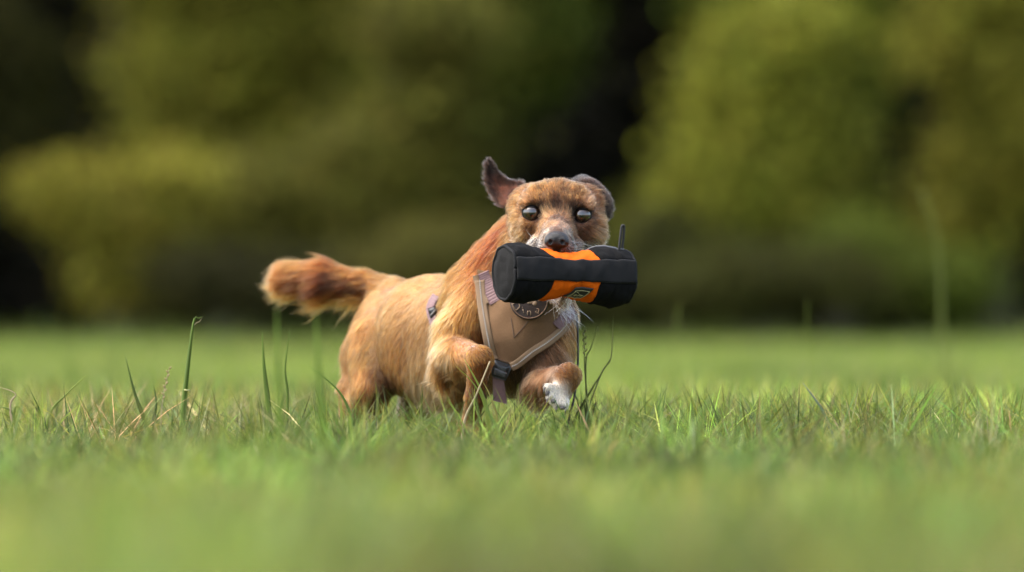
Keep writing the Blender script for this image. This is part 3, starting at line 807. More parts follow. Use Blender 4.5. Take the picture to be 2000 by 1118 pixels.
# ears: two-sided flaps with their own fringe
def ear(net, coln, tipc, seed, fring, elift=.4, elen=.006):
    net = np.asarray(net, float)
    nu, nv = 18, 13
    rows = [smooth_path(net[:, j], nu) for j in range(3)]
    v = np.linspace(-1, 1, nv)[None, :, None]
    a, b, c = (r[:, None, :] for r in rows)
    X = a * (v * (v - 1) / 2) + b * (1 - v * v) + c * (v * (v + 1) / 2)
    Pw = WA(X[..., 0], X[..., 1], X[..., 2])
    du = np.gradient(Pw, axis=0); dv = np.gradient(Pw, axis=1)
    nn = np.cross(du, dv); nn /= np.linalg.norm(nn, axis=-1)[..., None] + 1e-9
    if nn[..., 1].mean() > 0: nn = -nn
    edge = np.sqrt(np.clip(1 - np.linspace(-1, 1, nv) ** 2, 0.02, 1))[None, :, None]
    th = 0.0016 * edge * np.linspace(1.5, .6, nu)[:, None, None]
    F, Bk = Pw + nn * th, Pw - nn * th
    VV = np.vstack([F.reshape(-1, 3), Bk.reshape(-1, 3)])
    q1 = grid_quads(nu, nv); q2 = q1[:, ::-1] + nu * nv
    k = nu * nv
    rim = [i * nv for i in range(nu)] + [(nu - 1) * nv + j for j in range(1, nv)] + [i * nv + nv - 1 for i in range(nu - 2, -1, -1)] + list(range(nv - 2, 0, -1))
    rim = np.array(rim); r2 = np.roll(rim, -1)
    q3 = np.stack([rim, r2, r2 + k, rim + k], -1)
    Qe = np.vstack([q1, q2, q3])
    u = np.repeat(np.linspace(0, 1, nu), nv); cc = coln * (1 - u[:, None]) + tipc * u[:, None]
    me = mesh_np("ear", VV - dog_base, Qe); point_color(me, np.vstack([cc, cc]) * .8)
    o = link("ear", me, SKIN, dog)
    # hair on both faces, longer at the rim
    n = 14000
    uu, vv = rng.random(n) * .98, rng.uniform(-1, 1, n) * .999
    fi, fj = uu * (nu - 1), (vv + 1) / 2 * (nv - 1)
    i0, j0 = fi.astype(int), fj.astype(int); fi, fj = (fi - i0)[:, None], (fj - j0)[:, None]
    i1, j1 = np.minimum(i0 + 1, nu - 1), np.minimum(j0 + 1, nv - 1)
    def bl(A): return A[i0, j0] * (1 - fi) * (1 - fj) + A[i1, j0] * fi * (1 - fj) + A[i0, j1] * (1 - fi) * fj + A[i1, j1] * fi * fj
    sd = np.where(rng.random(n) < .6, 1, -1)[:, None]
    nr = bl(nn) * sd; pw = bl(F) * (sd > 0) + bl(Bk) * (sd < 0)
    e = np.clip((np.abs(vv) - .6) / .4, 0, 1)
    outw = np.sign(vv)[:, None] * bl(dv) / (np.linalg.norm(bl(dv), axis=1)[:, None] + 1e-9)
    dr = bl(du) / (np.linalg.norm(bl(du), axis=1)[:, None] + 1e-9) * 1.0 + outw * (e * 1.1)[:, None]
    Ls = elen + 0.004 * e * (vv < 0) + fring * e * (1 - uu) * np.where(vv < 0, 1, .25)
    inner = (sd[:, 0] > 0)
    tipw = np.clip((uu - .35) / .4, 0, 1)[:, None]
    C = np.where(inner[:, None], coln * (1 - tipw) + tipc * tipw, tipc * .8 + coln * .2)
    pal = np.where(rng.random((n, 1)) < .35, 4.5, .9)
    C = C * (1 - e[:, None]) + (tipc * pal) * e[:, None]
    h = grow("ear_fur", pw, nr, dr, Ls, np.full(n, elift), C, o, dog_base, rad=0.00028, droop=.05, jit=.3, clump_n=700, seed=seed)
    return o
ear([[(984, 408, .012), (1000, 392, .002), (1026, 364, .006)], [(966, 376, .02), (984, 366, .022), (1003, 355, .01)], [(954, 346, .026), (964, 344, .028), (976, 341, .02)], [(955, 316, .03), (956, 314, .029), (958, 316, .028)]],
    lin('#7e4a34') * .19, lin('#4a3a32') * .20, 21, .003)
ear([[(1146, 376, .012), (1170, 388, -.016), (1186, 434, .0)], [(1138, 360, .012), (1166, 364, -.004), (1194, 404, .004)], [(1133, 355, .022), (1154, 354, .016), (1182, 375, .014)], [(1127, 351, .034), (1139, 346, .036), (1157, 354, .032)]],
    lin('#5a4030') * .15, lin('#40362e') * .12, 22, .009, .5, .006)

# eyes
M = NodeMat("eye")
tc = M.n("ShaderNodeTexCoord"); sp = M.n("ShaderNodeSeparateXYZ")
M.l(tc.outputs["Object"], sp.inputs[0])
ln = M.n("ShaderNodeVectorMath", operation='LENGTH')
cb = M.n("ShaderNodeCombineXYZ"); M.l(sp.outputs[0], cb.inputs[0]); M.l(sp.outputs[2], cb.inputs[1])
M.l(cb.outputs[0], ln.inputs[0])
dv_ = M.n("ShaderNodeMath", operation='DIVIDE'); dv_.inputs[1].default_value = 0.0105
M.l(ln.outputs["Value"], dv_.inputs[0])
rp = M.n("ShaderNodeValToRGB")
e = rp.color_ramp.elements
e[0].position, e[0].color = 0.40, (0.004, 0.003, 0.003, 1)
e[1].position, e[1].color = 0.46, (0.040, 0.017, 0.005, 1)
x = e.new(0.72); x.color = (0.020, 0.008, 0.003, 1)
x = e.new(0.82); x.color = (0.006, 0.004, 0.003, 1)
M.l(dv_.outputs[0], rp.inputs[0]); M.l(rp.outputs[0], M.b.inputs["Base Color"])
M.b.inputs["Roughness"].default_value = 0.03; M.b.inputs["Coat Weight"].default_value = 1.0; M.b.inputs["Coat Roughness"].default_value = 0.01; M.b.inputs["Coat IOR"].default_value = 1.85
M.b.inputs["Specular IOR Level"].default_value = 0.0
EYE = M.m
LID = simple("eyelid_skin", (0.004, 0.0035, 0.0035), 0.6, 0.3, 300, 0.3, 900, spec=0.15)
for ex, ey, d0 in EYES:
    r_ = 19.3 * S(0)
    c = W(ex, ey, d0 + 0.0090)
    nu, nv = 24, 32
    th = np.linspace(0.001, np.pi - 0.001, nu); ph = np.linspace(0, 2 * np.pi, nv, endpoint=False)
    X = np.stack([np.sin(th)[:, None] * np.cos(ph), -np.cos(th)[:, None] + 0 * ph, np.sin(th)[:, None] * np.sin(ph)], -1) * r_
    eo = link("eye", mesh_np("eye", X.reshape(-1, 3), grid_quads(nu, nv, True)), EYE, dog)
    eo.location = c - dog_base
    lid = Bag()
    a = np.linspace(0, 2 * np.pi, 33)
    rx, rz = 16.8 * S(0), 15.2 * S(0)
    ring = np.stack([np.cos(a) * rx, -0.0068 + 0.0030 * np.cos(a) ** 2, np.sin(a) * rz], -1)
    lid.add(*tube(ring, 0.0022 + 0.0010 * np.sin(a).clip(0), 8))
    # upper and lower lids: shells lying on the ball, the upper also standing in for lid shadow
    for e0, e1 in ((31, 88), (-88, -50)):
        az, el = np.meshgrid(np.radians(np.linspace(-85, 85, 20)), np.radians(np.linspace(e0, e1, 8)), indexing='ij')
        el = el - (np.sign(e0)) * np.radians(10) * (np.abs(az) / 1.48) ** 2
        X = np.stack([np.sin(az) * np.cos(el), -np.cos(az) * np.cos(el), np.sin(el)], -1) * r_ * 1.07
        lid.add(X.reshape(-1, 3), grid_quads(20, 8))
    link("eyelid", lid.mesh("eyelid"), LID, eo)
# nose
nz = Field()
d0 = -.150
nz.ell((1087, 466, d0), (22, 19, 14), 5)
nz.ell((1076, 472, d0 - .004), (13, 15, 12), 5)
nz.ell((1099, 473, d0 - .004), (13, 15, 12), 5)
nz.cap((1087, 476, d0 - .004), 9, (1087, 490, d0 + .004), 8, 6)
for sx in (-1, 1):
    nz.ell((1087 + sx * 12, 473, d0 - .0165), (4.6, 9, 5.2), 2.5, sub=True)
    nz.cap((1087 + sx * 15, 475, d0 - .016), 2.2, (1087 + sx * 22, 479, d0 - .010), 2.0, 2)
    nz.p[-1] = nz.p[-1][:6] + (-1,)
nz.ell((1087, 487, d0 - .0125), (1.2, 5, 9), 2, sub=True)
nv_, nq_ = nz.surface(0.0008)
NOSE = simple("nose_leather", (0.0055, 0.0045, 0.0045), 0.42, 0.35, 260, 0.55, 1300, spec=0.35)
link("nose", mesh_np("nose", nv_ - dog_base, nq_), NOSE, dog)
# pads and claws on the lifted paw
PAD = simple("paw_pad_skin", (0.075, 0.068, 0.068), 0.6, 0.3, 300, 0.4, 900)
CLAW = simple("claw_horn", (0.05, 0.045, 0.042), 0.35)
for (px, py, d, rx, rz) in ((1070, 768, -.124, 5, 7.5), (1081, 784, -.126, 6, 4.5), (1098, 797, -.126, 6, 4)):
    f = Field(); f.ell((px, py, d), (rx, 6, rz), 2)
    v_, q_ = f.surface(0.0011)
    link("paw_pad", mesh_np("paw_pad", v_ - dog_base, q_), PAD, dog)
for (px, py) in ((1062, 762), (1068, 784), (1086, 798), (1104, 800)):
    p = smooth_path([W(px + 2, py - 4, -.128), W(px, py + 2, -.134), W(px + 1, py + 8, -.133)], 7)
    bg = Bag(); bg.add(*tube(p, 0.0013 * np.linspace(1, .25, 7), 7))
    link("claw", bg.mesh("claw", dog_base), CLAW, dog)
# ------------------------------------------------------------------ training dummy in the dog's mouth
BLK = simple("black_canvas", (0.0042, 0.0042, 0.0044), 0.95, 0.35, 90, 0.7, 900, spec=0.12)
BLK2 = simple("black_webbing", (0.0052, 0.0053, 0.0056), 0.8, 0.3, 120, 0.5, 1500, spec=0.2)
CAPM = simple("charcoal_canvas", (0.0095, 0.0093, 0.0090), 0.95, 0.5, 60, 0.7, 800, spec=0.15)
ORG = simple("orange_canvas", (0.60, 0.098, 0.002), 0.8, 0.15, 70, 0.6, 900, spec=.12)
SEAM = simple("dark_seam", (0.012,0.012,0.012), 0.7)
CL, CR = W(985, 533, -.187), W(1219, 541, -.107)
axv = CR - CL; LEN = np.linalg.norm(axv); axv /= LEN
fw = np.array([axv[1], -axv[0], 0.0]); fw /= np.linalg.norm(fw)      # towards the camera
upv = np.cross(fw, axv); upv *= np.sign(upv[2])
tip_ = R(9)                                                          # the band sits a little above the middle
f2, u2 = fw * math.cos(tip_) + upv * math.sin(tip_), upv * math.cos(tip_) - fw * math.sin(tip_)
RD = 0.0392
dummy_base = (CL + CR) / 2
dummy = empty("training_dummy", dummy_base)
tag(dummy, "black and orange canvas retrieving dummy held across the dog's mouth", "dog toy")
def drad(s, th):
    """radius of the stuffed body; s 0..1 along, th 0 = front, pi/2 = top"""
    w = np.exp(-((s - .5) / .20) ** 2)
    top = np.clip(np.sin(th), 0, 1) ** 1.2; bot = np.clip(-np.sin(th), 0, 1) ** 1.5; bk = np.clip(-np.cos(th), 0, 1)
    r = RD * (1 - w * (0.26 * top + 0.17 * bot + 0.12 * bk))
    r = r * (1 + 0.035 * np.sin(np.pi * np.clip(s / .32, 0, 1)) + 0.035 * np.sin(np.pi * np.clip((1 - s) / .32, 0, 1)))
    r = r * (1 - .075 * np.exp(-s / .018) - .075 * np.exp(-(1 - s) / .018))
    r = r + 0.0022 * vnoise(np.stack([s * 9, np.cos(th) * 1.3, np.sin(th) * 1.3], -1), 1.6, 31) + 0.0013 * vnoise(np.stack([s * 9, np.cos(th), np.sin(th)], -1), 5, 32)
    r = r + 0.004 * np.exp(-((th + 2.0) / .25) ** 2) * np.exp(-((s - .9) / .12) ** 2)
    return r
def dpt(s, th, off=0.0):
    r = drad(s, th) + off
    return CL + (s * LEN)[..., None] * axv + r[..., None] * (np.cos(th)[..., None] * f2 + np.sin(th)[..., None] * u2)
BAND = 0.375                                                          # half angle of the front band
def edge_l(th):   # where the orange starts, along s
    return 0.335 + 0.06 * np.sin(np.clip(np.abs(th) - BAND, 0, 1.6) * -1.3) + 0.008 * np.sin(th * 5)
def edge_r(th):
    return 0.715 - 0.02 * np.sin(np.clip(np.abs(th) - BAND, 0, 1.6) * 1.3) - 0.05 * np.clip(np.abs(th) - 1.3, 0, 1) + 0.008 * np.sin(th * 4 + 1)
def patch(name, t0, t1, sa, sb, mat, nt_=30, ns=30, off=0.0, lab=None):
    th = np.linspace(t0, t1, nt_)[:, None] + np.zeros((1, ns))
    u = np.linspace(0, 1, ns)[None, :]
    a, b = sa(th[:, :1]), sb(th[:, :1])
    s = a + (b - a) * u
    edge = np.minimum(np.minimum(u, 1 - u) * (b - a) * LEN / 0.004, 1)
    ev = np.minimum(np.linspace(0, 1, nt_), 1 - np.linspace(0, 1, nt_))[:, None] * abs(t1 - t0) * RD / 0.004
    puff = 0.0015 * (np.sqrt(np.clip(edge, 0, 1)) * np.sqrt(np.clip(ev, 0, 1)) - 1)
    X = dpt(s, th, off + puff)
    me = mesh_np(name, X.reshape(-1, 3) - dummy_base, grid_quads(nt_, ns))
    o = link(name, me, mat, dummy)
    if lab: o["label"] = lab
    sm = o.modifiers.new("thickness", 'SOLIDIFY'); sm.thickness = 0.0015; sm.offset = 0
    return o
z0, z1_ = (lambda t: 0 * t + 0.0), (lambda t: 0 * t + 1.0)
patch("end_panel", BAND, 3.3, z0, edge_l, BLK, lab="black panel at the end nearer the camera, upper half")
patch("end_panel", -2.98, -BAND, z0, edge_l, BLK, lab="black panel at the end nearer the camera, lower half")
patch("end_panel", BAND, 3.3, edge_r, z1_, BLK, lab="black panel at the cord end, upper half")
patch("end_panel", -2.98, -BAND, edge_r, z1_, BLK, lab="black panel at the cord end, lower half")
patch("middle_panel", BAND, 3.3, edge_l, edge_r, ORG, 30, 40, -.0004, "orange panel above the black band")
patch("middle_panel", -2.98, -BAND, edge_l, edge_r, ORG, 30, 40, -.0004, "orange panel below the black band")
# flat front band, standing proud
th = np.linspace(-BAND - .03, BAND + .03, 13)[:, None] + np.zeros((1, 60)); s = np.linspace(0.005, .995, 60)[None, :] + np.zeros((13, 1))
X = dpt(s, th)
fr = (X - CL) @ f2
fm = RD * 0.985 + 0.0006 * vnoise(np.stack([s * 14, th, 0 * s], -1), 1, 44)
X = X + (fm - fr)[..., None] * f2 * 0.5 + f2 * 0.0012
bo = link("front_band", mesh_np("front_band", X.reshape(-1, 3) - dummy_base, grid_quads(13, 60)), BLK2, dummy)
sm = bo.modifiers.new("thickness", 'SOLIDIFY'); sm.thickness = 0.0022; sm.offset = 0
for k_ in (0, -1):
    bg = Bag(); bg.add(*tube(X[k_] + f2 * .0004, 0.0006, 6)); link("band_seam", bg.mesh("band_seam", dummy_base), simple("grey_thread", (0.06, 0.062, 0.066), 0.6) if k_ == 0 and 0 else SEAM, dummy)
# end caps
for e_, sgn in ((0.0, -1), (1.0, 1)):
    rr = np.linspace(0, 1, 16)[:, None]; ta = np.linspace(0, 2 * np.pi, 48, endpoint=False)[None, :]
    rad = drad(np.full_like(ta, e_), np.where(ta > np.pi, ta - 2 * np.pi, ta)) * 1.0
    bul = 0.007 * (1 - rr ** 2) + 0.0022 * vnoise(np.stack([rr * np.cos(ta) * 2, rr * np.sin(ta) * 2, 0 * rr * ta], -1), 1.5, 50) * (1 - rr ** 4)
    X = CL + e_ * LEN * axv + sgn * axv * bul[..., None] + (rr * rad)[..., None] * (np.cos(ta)[..., None] * f2 + np.sin(ta)[..., None] * u2)
    co = link("end_cap", mesh_np("end_cap", X.reshape(-1, 3) - dummy_base, grid_quads(16, 48, True)), CAPM, dummy)
    ring = X[-1] ; ring = np.vstack([ring, ring[:1]])
    bg = Bag(); bg.add(*tube(ring, 0.0022, 8)); link("piping", bg.mesh("piping", dummy_base), BLK2, co)
    sx = np.full((1, 48), 0.045 if e_ == 0 else 0.955)
# black zip beside the muzzle
zp = dpt(np.linspace(.70, .95, 20), np.linspace(1.75, 1.0, 20), .001)
bg = Bag(); bg.add(*tube(zp, 0.0016, 6)); link("zip", bg.mesh("zip", dummy_base), simple("zip_teeth", (0.05, 0.052, 0.058), 0.35), dummy)
# cord loop and eyelet
ld = -.125
bg = Bag()
lp = smooth_path([W(1208, 497, ld), W(1211, 468, ld - .002), W(1214, 444, ld - .002), W(1217, 441, ld - .001), W(1219, 445, ld + .001), W(1217, 470, ld + .002), W(1214, 496, ld + .002)], 40)
bg.add(*tube(lp, 0.0017, 8, 1.6))
link("cord_loop", bg.mesh("cord_loop", dummy_base), simple("cord", (0.018, 0.018, 0.018), 0.8, 0.4, 500, 0.9, 2500), dummy)
bg = Bag(); a = np.linspace(0, 2 * np.pi, 20); c0 = W(1211, 499, ld - .012)
bg.add(*tube(c0 + np.stack([np.cos(a) * .0022, 0 * a, np.sin(a) * .003], -1), .0009, 7))
link("eyelet", bg.mesh("eyelet", dummy_base), simple("steel", (0.6, 0.6, 0.62), 0.25, metal=1.0), dummy)
# woven label: black flag with a pale line frame and a small mark
def lab_pt(a, b, off):
    """label coordinates a 0..1 right, b 0..1 down"""
    s = 0.50 + 0.145 * a - 0.055 * b; t = -0.62 - 0.60 * b
    return dpt(np.asarray(s), np.asarray(t), off)
A_, B_ = np.meshgrid(np.linspace(0, 1, 12), np.linspace(0, 1, 10), indexing='ij')
X = lab_pt(A_, B_, 0.0024 + 0.002 * (1 - B_))
lo_ = link("label_patch", mesh_np("label_patch", X.reshape(-1, 3) - dummy_base, grid_quads(12, 10)), simple("label_weave", (0.012, 0.012, 0.012), 0.5), dummy)
sm = lo_.modifiers.new("thickness", 'SOLIDIFY'); sm.thickness = 0.0012
GOLD = simple("pale_gold_thread", (0.22,0.20,0.09), 0.5)
bg = Bag()
fr_ = [(.12, .2), (.9, .2), (.9, .88), (.12, .88), (.12, .2)]
for (a0, b0), (a1, b1) in zip(fr_[:-1], fr_[1:]):
    a, b = np.linspace(a0, a1, 10), np.linspace(b0, b1, 10)
    bg.add(*tube(lab_pt(a, b, .0038 + .002 * (1 - b)), .00055, 5))
link("label_frame", bg.mesh("label_frame", dummy_base), GOLD, lo_)
bg = Bag()
for pts in ([(.30, .36), (.36, .34), (.42, .40), (.48, .43)], [(.28, .60), (.34, .52), (.42, .56), (.40, .64), (.30, .64)], [(.44, .54), (.52, .66), (.58, .52)], [(.60, .54), (.78, .54)], [(.62, .64), (.76, .64)], [(.70, .54), (.70, .66)]):
    a, b = smooth_path(np.array(pts), 10).T
    bg.add(*tube(lab_pt(a, b, .0038 + .002 * (1 - b)), .00050, 5))
link("label_mark", bg.mesh("label_mark", dummy_base), GOLD, lo_)

# ------------------------------------------------------------------ harness
TAN = simple("tan_canvas", (0.150, 0.088, 0.046), 0.95, 0.25, 600, 0.8, 1200, spec=.15)
TANE = simple("tan_binding", (0.168, 0.106, 0.056), 0.8, 0.15, 400, 0.4, 1200)
MAUVE = simple("mauve_webbing", (0.15, 0.086, 0.088), 0.75, 0.18, 500, 0.4, 1500)
REFL = simple("reflective_thread", (0.36,0.35,0.33), 0.35)
PLAS = simple("black_plastic", (0.007, 0.007, 0.007), 0.35)
LEATH = simple("brown_leather", (0.018, 0.009, 0.006), 0.5, 0.25, 150, 0.4, 800)
EMB = simple("beige_thread", (0.27, 0.19, 0.125), 0.7)
hb_ = W(1015, 650, .0)
harness = empty("dog_harness", hb_)
tag(harness, "tan chest harness with mauve straps and a round name badge worn by the dog", "harness")
lx = smooth_path([(932, 527), (936, 575), (944, 625), (955, 668), (964, 702)], 30)
rxp = smooth_path([(1112, 560), (1120, 605), (1082, 655), (1040, 690), (1006, 716)], 30)
nv = 30
uu = np.linspace(0, 1, nv)[None, :, None]
PXY = lx[:, None, :] * (1 - uu) + rxp[:, None, :] * uu
PXY[:, :, 1] += 0
dd = T.hit(PXY[..., 0], PXY[..., 1])
for _ in range(25):
    e = np.pad(dd, 1, mode='edge'); dd = np.minimum(dd, (e[:-2, 1:-1] + e[2:, 1:-1] + e[1:-1, :-2] + e[1:-1, 2:]) / 4 + .0001)
dd = dd - 0.010 + 0.0038 * vnoise(np.concatenate([PXY / 30.0, 0 * PXY[..., :1]], -1), 1.0, 71)
PW = WA(PXY[..., 0], PXY[..., 1], dd)
me = mesh_np("chest_panel", PW.reshape(-1, 3) - hb_, grid_quads(30, nv))
cp = link("chest_panel", me, TAN, harness)
sm = cp.modifiers.new("thickness", 'SOLIDIFY'); sm.thickness = 0.004; sm.offset = 0
def panel_d(px, py):
    """depth of the panel's face at photo points (nearest grid point)"""
    px, py = np.atleast_1d(px), np.atleast_1d(py)
    d2 = (PXY[..., 0].ravel()[None] - px[:, None]) ** 2 + (PXY[..., 1].ravel()[None] - py[:, None]) ** 2
    k = np.argsort(d2, 1)[:, :6]; w = 1 / (np.take_along_axis(d2, k, 1) + 4)
    return (dd.ravel()[k] * w).sum(1) / w.sum(1)
def strip(name, path, width, off, mat, parent, field=None, n=40, thick=.0022, ribs=0):
    p = smooth_path(np.array(path, float), n)
    t = np.gradient(p, axis=0); t /= np.linalg.norm(t, axis=1)[:, None]
    nn = np.stack([-t[:, 1], t[:, 0]], -1)
    w = np.broadcast_to(width, (n,))
    m = 7
    vv = np.linspace(-.5, .5, m)
    xy = p[:, None] + nn[:, None] * (vv[None, :] * w[:, None])[..., None]
    d = (panel_d(xy[..., 0].ravel(), xy[..., 1].ravel()).reshape(n, m) if field is None else field.hit(xy[..., 0], xy[..., 1]))
    for _ in range(6):
        e = np.pad(d, 1, mode='edge'); d = (e[:-2, 1:-1] + e[2:, 1:-1] + e[1:-1, :-2] + e[1:-1, 2:]) / 4
    d = d - off - 0.0010 * (1 - (2 * vv[None]) ** 2)
    if ribs: d = d - 0.0007 * (np.sin(np.linspace(0, ribs * 2 * np.pi, n)) > 0)[:, None]
    me = mesh_np(name, WA(xy[..., 0], xy[..., 1], d).reshape(-1, 3) - hb_, grid_quads(n, m))
    o = link(name, me, mat, parent)
    sm = o.modifiers.new("thickness", 'SOLIDIFY'); sm.thickness = thick; sm.offset = 0
    return o, p, d
def beads(name, path, step, off, r0, mat, parent):
    p = smooth_path(np.array(path, float), 200)
    s = np.concatenate([[0], np.cumsum(np.linalg.norm(np.diff(p, axis=0), axis=1))])
    q = np.stack([np.interp(np.arange(0, s[-1], step), s, p[:, i]) for i in (0, 1)], -1)
    d = panel_d(q[:, 0], q[:, 1]) - off
    c = WA(q[:, 0], q[:, 1], d)
    o6 = np.array([[1, 0, 0], [0, 0, 1], [-1, 0, 0], [0, 0, -1], [0, -1, 0]]) * r0
    bg = Bag()
    for x in c:
        bg.add(x + o6, None, np.array([[0, 1, 4], [1, 2, 4], [2, 3, 4], [3, 0, 4]]))
    o = link(name, bg.mesh(name, hb_), mat, parent, smooth=False); o["kind"] = "stuff"
    return o
L_E = [(937, 548), (941, 590), (949, 640), (959, 690), (964, 704)]
R_E = [(1108, 632), (1095, 648), (1068, 670), (1040, 688), (1012, 710), (998, 717)]
e1, _, _ = strip("edge_binding", L_E, 19, .0035, TANE, harness)
e2, _, _ = strip("edge_binding", R_E, 17, .0035, TANE, harness)
beads("reflective_stitching", L_E, 3.6, .0062, .0012, REFL, e1)
beads("reflective_stitching", R_E, 3.6, .0062, .0012, REFL, e2)
strip("shoulder_strap", [(942, 534), (949, 550), (958, 568), (970, 590)], 28, .0015, MAUVE, harness, n=60, ribs=13)
strip("shoulder_strap", [(1116, 603), (1106, 617), (1095, 632), (1088, 640)], 26, .003, MAUVE, harness, n=50, ribs=10)
strip("edge_binding", [(928, 538), (934, 556), (943, 576), (951, 594)], 11, .003, TANE, harness)
# stitched V under the badge and panel seams
STI = simple("dark_thread", (0.07, 0.04, 0.022), .8)
for pts in ([(998, 622), (1001, 640), (1004, 660)], [(1004, 660), (1018, 644), (1032, 628)], [(966, 700), (985, 706), (1000, 712)], [(948, 585), (957, 574), (975, 570)]):
    q = smooth_path(np.array(pts, float), 14)
    bg = Bag(); bg.add(*tube(WA(q[:, 0], q[:, 1], panel_d(q[:, 0], q[:, 1]) - .0026), .0007, 5))
    link("stitching", bg.mesh("stitching", hb_), STI, cp)
# badge
bx, by, br = 1034, 587, 38.5
bd = float(panel_d(bx, by + 15)[0]) - .010
badge = Bag()
a = np.linspace(0, 2 * np.pi, 48, endpoint=False)
prof = [(0.0, 0), (.9, 0), (.97, .0004), (1.0, .0015), (1.0, .004), (0.0, .004)]
tl = 0.16                                                     # leans back a little at the top
def bpt(x, y, off=0.0):
    x, y = np.asarray(x, float), np.asarray(y, float)
    return WA(bx + x, by + y, bd - off + (-(y) * S(0)) * tl * 1.0 + x * S(0) * .1)
X = np.stack([bpt(np.cos(a) * br * r_, np.sin(a) * br * r_, -z_) for r_, z_ in prof])
bo = link("name_badge", mesh_np("name_badge", X.reshape(-1, 3) - hb_, grid_quads(len(prof), 48, True)), LEATH, harness)
bg = Bag(); a2 = np.linspace(0, 2 * np.pi, 60)
bg.add(*tube(bpt(np.cos(a2) * br * .91, np.sin(a2) * br * .91, .0006), .00065, 6))
link("badge_ring", bg.mesh("badge_ring", hb_), simple("brown_thread", (0.16, 0.095, 0.06), .7), bo)
bg = Bag()
for (x, y, rx, ry, ro) in ((4, 0, 9, 6.5, 0), (10, 5, 4.6, 5, 0), (-1, 3, 4.6, 4.0, 0), (-14, -7, 4, 5.5, 0), (-5, -15, 4, 5.5, 0), (7, -16, 4, 5.5, 0), (19, -3, 4.2, 5, 0)):
    rr = np.linspace(0, 1, 5)[:, None]; t_ = np.linspace(0, 2 * np.pi, 18, endpoint=False)[None]
    X = bpt(x + rr * np.cos(t_) * rx, y + rr * np.sin(t_) * ry, .0004 + .0012 * np.sqrt(np.clip(1 - rr ** 2, 0, 1)))
    bg.add(X.reshape(-1, 3), grid_quads(5, 18, True))
link("paw_emblem", bg.mesh("paw_emblem", hb_), EMB, bo)
# lettering, letter by letter along the lower rim
lb = Bag()
for ch, x, y, rot, size in (("D", -21, 17.0, -34, 23), ("i", -10.5, 25.5, -16, 21), ("n", -.5, 29.5, 0, 21), ("a", 14.5, 25.0, 20, 21)):
    cu = bpy.data.curves.new("letter", 'FONT'); cu.body = ch; cu.align_x = 'CENTER'; cu.align_y = 'BOTTOM_BASELINE'; cu.size = 1.0
    cu.offset = -0.012; cu.extrude = 0.0; cu.resolution_u = 4
    to = bpy.data.objects.new("letter", cu); col.objects.link(to)
    bpy.context.view_layer.update()
    tm = bpy.data.meshes.new_from_object(to.evaluated_get(bpy.context.evaluated_depsgraph_get()))
    vv = np.empty(len(tm.vertices) * 3, np.float32); tm.vertices.foreach_get("co", vv); vv = vv.reshape(-1, 3)[:, :2] * size
    tm.calc_loop_triangles(); tr = np.array([t.vertices[:] for t in tm.loop_triangles])
    c_, s_ = math.cos(R(-rot)), math.sin(R(-rot))
    xx, yy = vv[:, 0] * c_ - vv[:, 1] * s_, vv[:, 0] * s_ + vv[:, 1] * c_
    Xf = bpt(x + xx, y - yy, .0011); Xb = bpt(x + xx, y - yy, -.0002)
    ed = {}
    for t in tr:
        for i in range(3):
            e = (t[i], t[(i + 1) % 3]); ed[tuple(sorted(e))] = None if tuple(sorted(e)) in ed else e
    rim = np.array([e for e in ed.values() if e])
    nvv = len(vv)
    lb.add(np.vstack([Xf, Xb]), np.stack([rim[:, 0], rim[:, 0] + nvv, rim[:, 1] + nvv, rim[:, 1]], -1), tr)
    bpy.data.objects.remove(to); bpy.data.curves.remove(cu); bpy.data.meshes.remove(tm)
link("badge_lettering", lb.mesh("badge_lettering", hb_), EMB, bo, smooth=False)["label"] = "word Dina in beige raised letters"
# buckle under the panel, strap end
def slab(name, corners, d, th, mat, parent, bev=.25):
    """thick rounded quad facing the camera; corners px, d per corner"""
    c = np.array(corners, float)
    n = 10
    u, v = np.meshgrid(np.linspace(0, 1, n), np.linspace(0, 1, n), indexing='ij')
    xy = (c[0] * ((1 - u) * (1 - v))[..., None] + c[1] * (u * (1 - v))[..., None] + c[2] * (u * v)[..., None] + c[3] * ((1 - u) * v)[..., None])
    dv = d[0] * (1 - u) * (1 - v) + d[1] * u * (1 - v) + d[2] * u * v + d[3] * (1 - u) * v
    m = np.minimum(np.minimum(u, 1 - u), np.minimum(v, 1 - v))
    f = dv - th * np.sqrt(np.clip(m / bev, 0, 1)); b = dv + th * .3 + 0 * u
    VV = np.vstack([WA(xy[..., 0], xy[..., 1], f).reshape(-1, 3), WA(xy[..., 0], xy[..., 1], b).reshape(-1, 3)])
    q = grid_quads(n, n); k = n * n
    rim = np.array([i * n for i in range(n)] + [(n - 1) * n + j for j in range(1, n)] + [i * n + n - 1 for i in range(n - 2, -1, -1)] + list(range(n - 2, 0, -1))); r2 = np.roll(rim, -1)
    return link(name, mesh_np(name, VV - hb_, np.vstack([q, q[:, ::-1] + k, np.stack([rim, rim + k, r2 + k, r2], -1)])), mat, parent)
pd = float(panel_d(982, 706)[0])
bk = slab("buckle", [(961, 700), (1001, 714), (988, 744), (960, 735)], [pd - .004] * 4, .006, PLAS, harness)
slab("buckle_slot", [(966, 718), (990, 728), (986, 738), (964, 731)], [pd - .0105] * 4, .0015, simple("buckle_edge", (0.03, 0.03, 0.032), .3), bk)
slab("strap_end", [(962, 736), (984, 742), (991, 790), (963, 783)], [pd - .001, pd - .001, pd + .004, pd + .004], .0015, MAUVE, harness, .08)
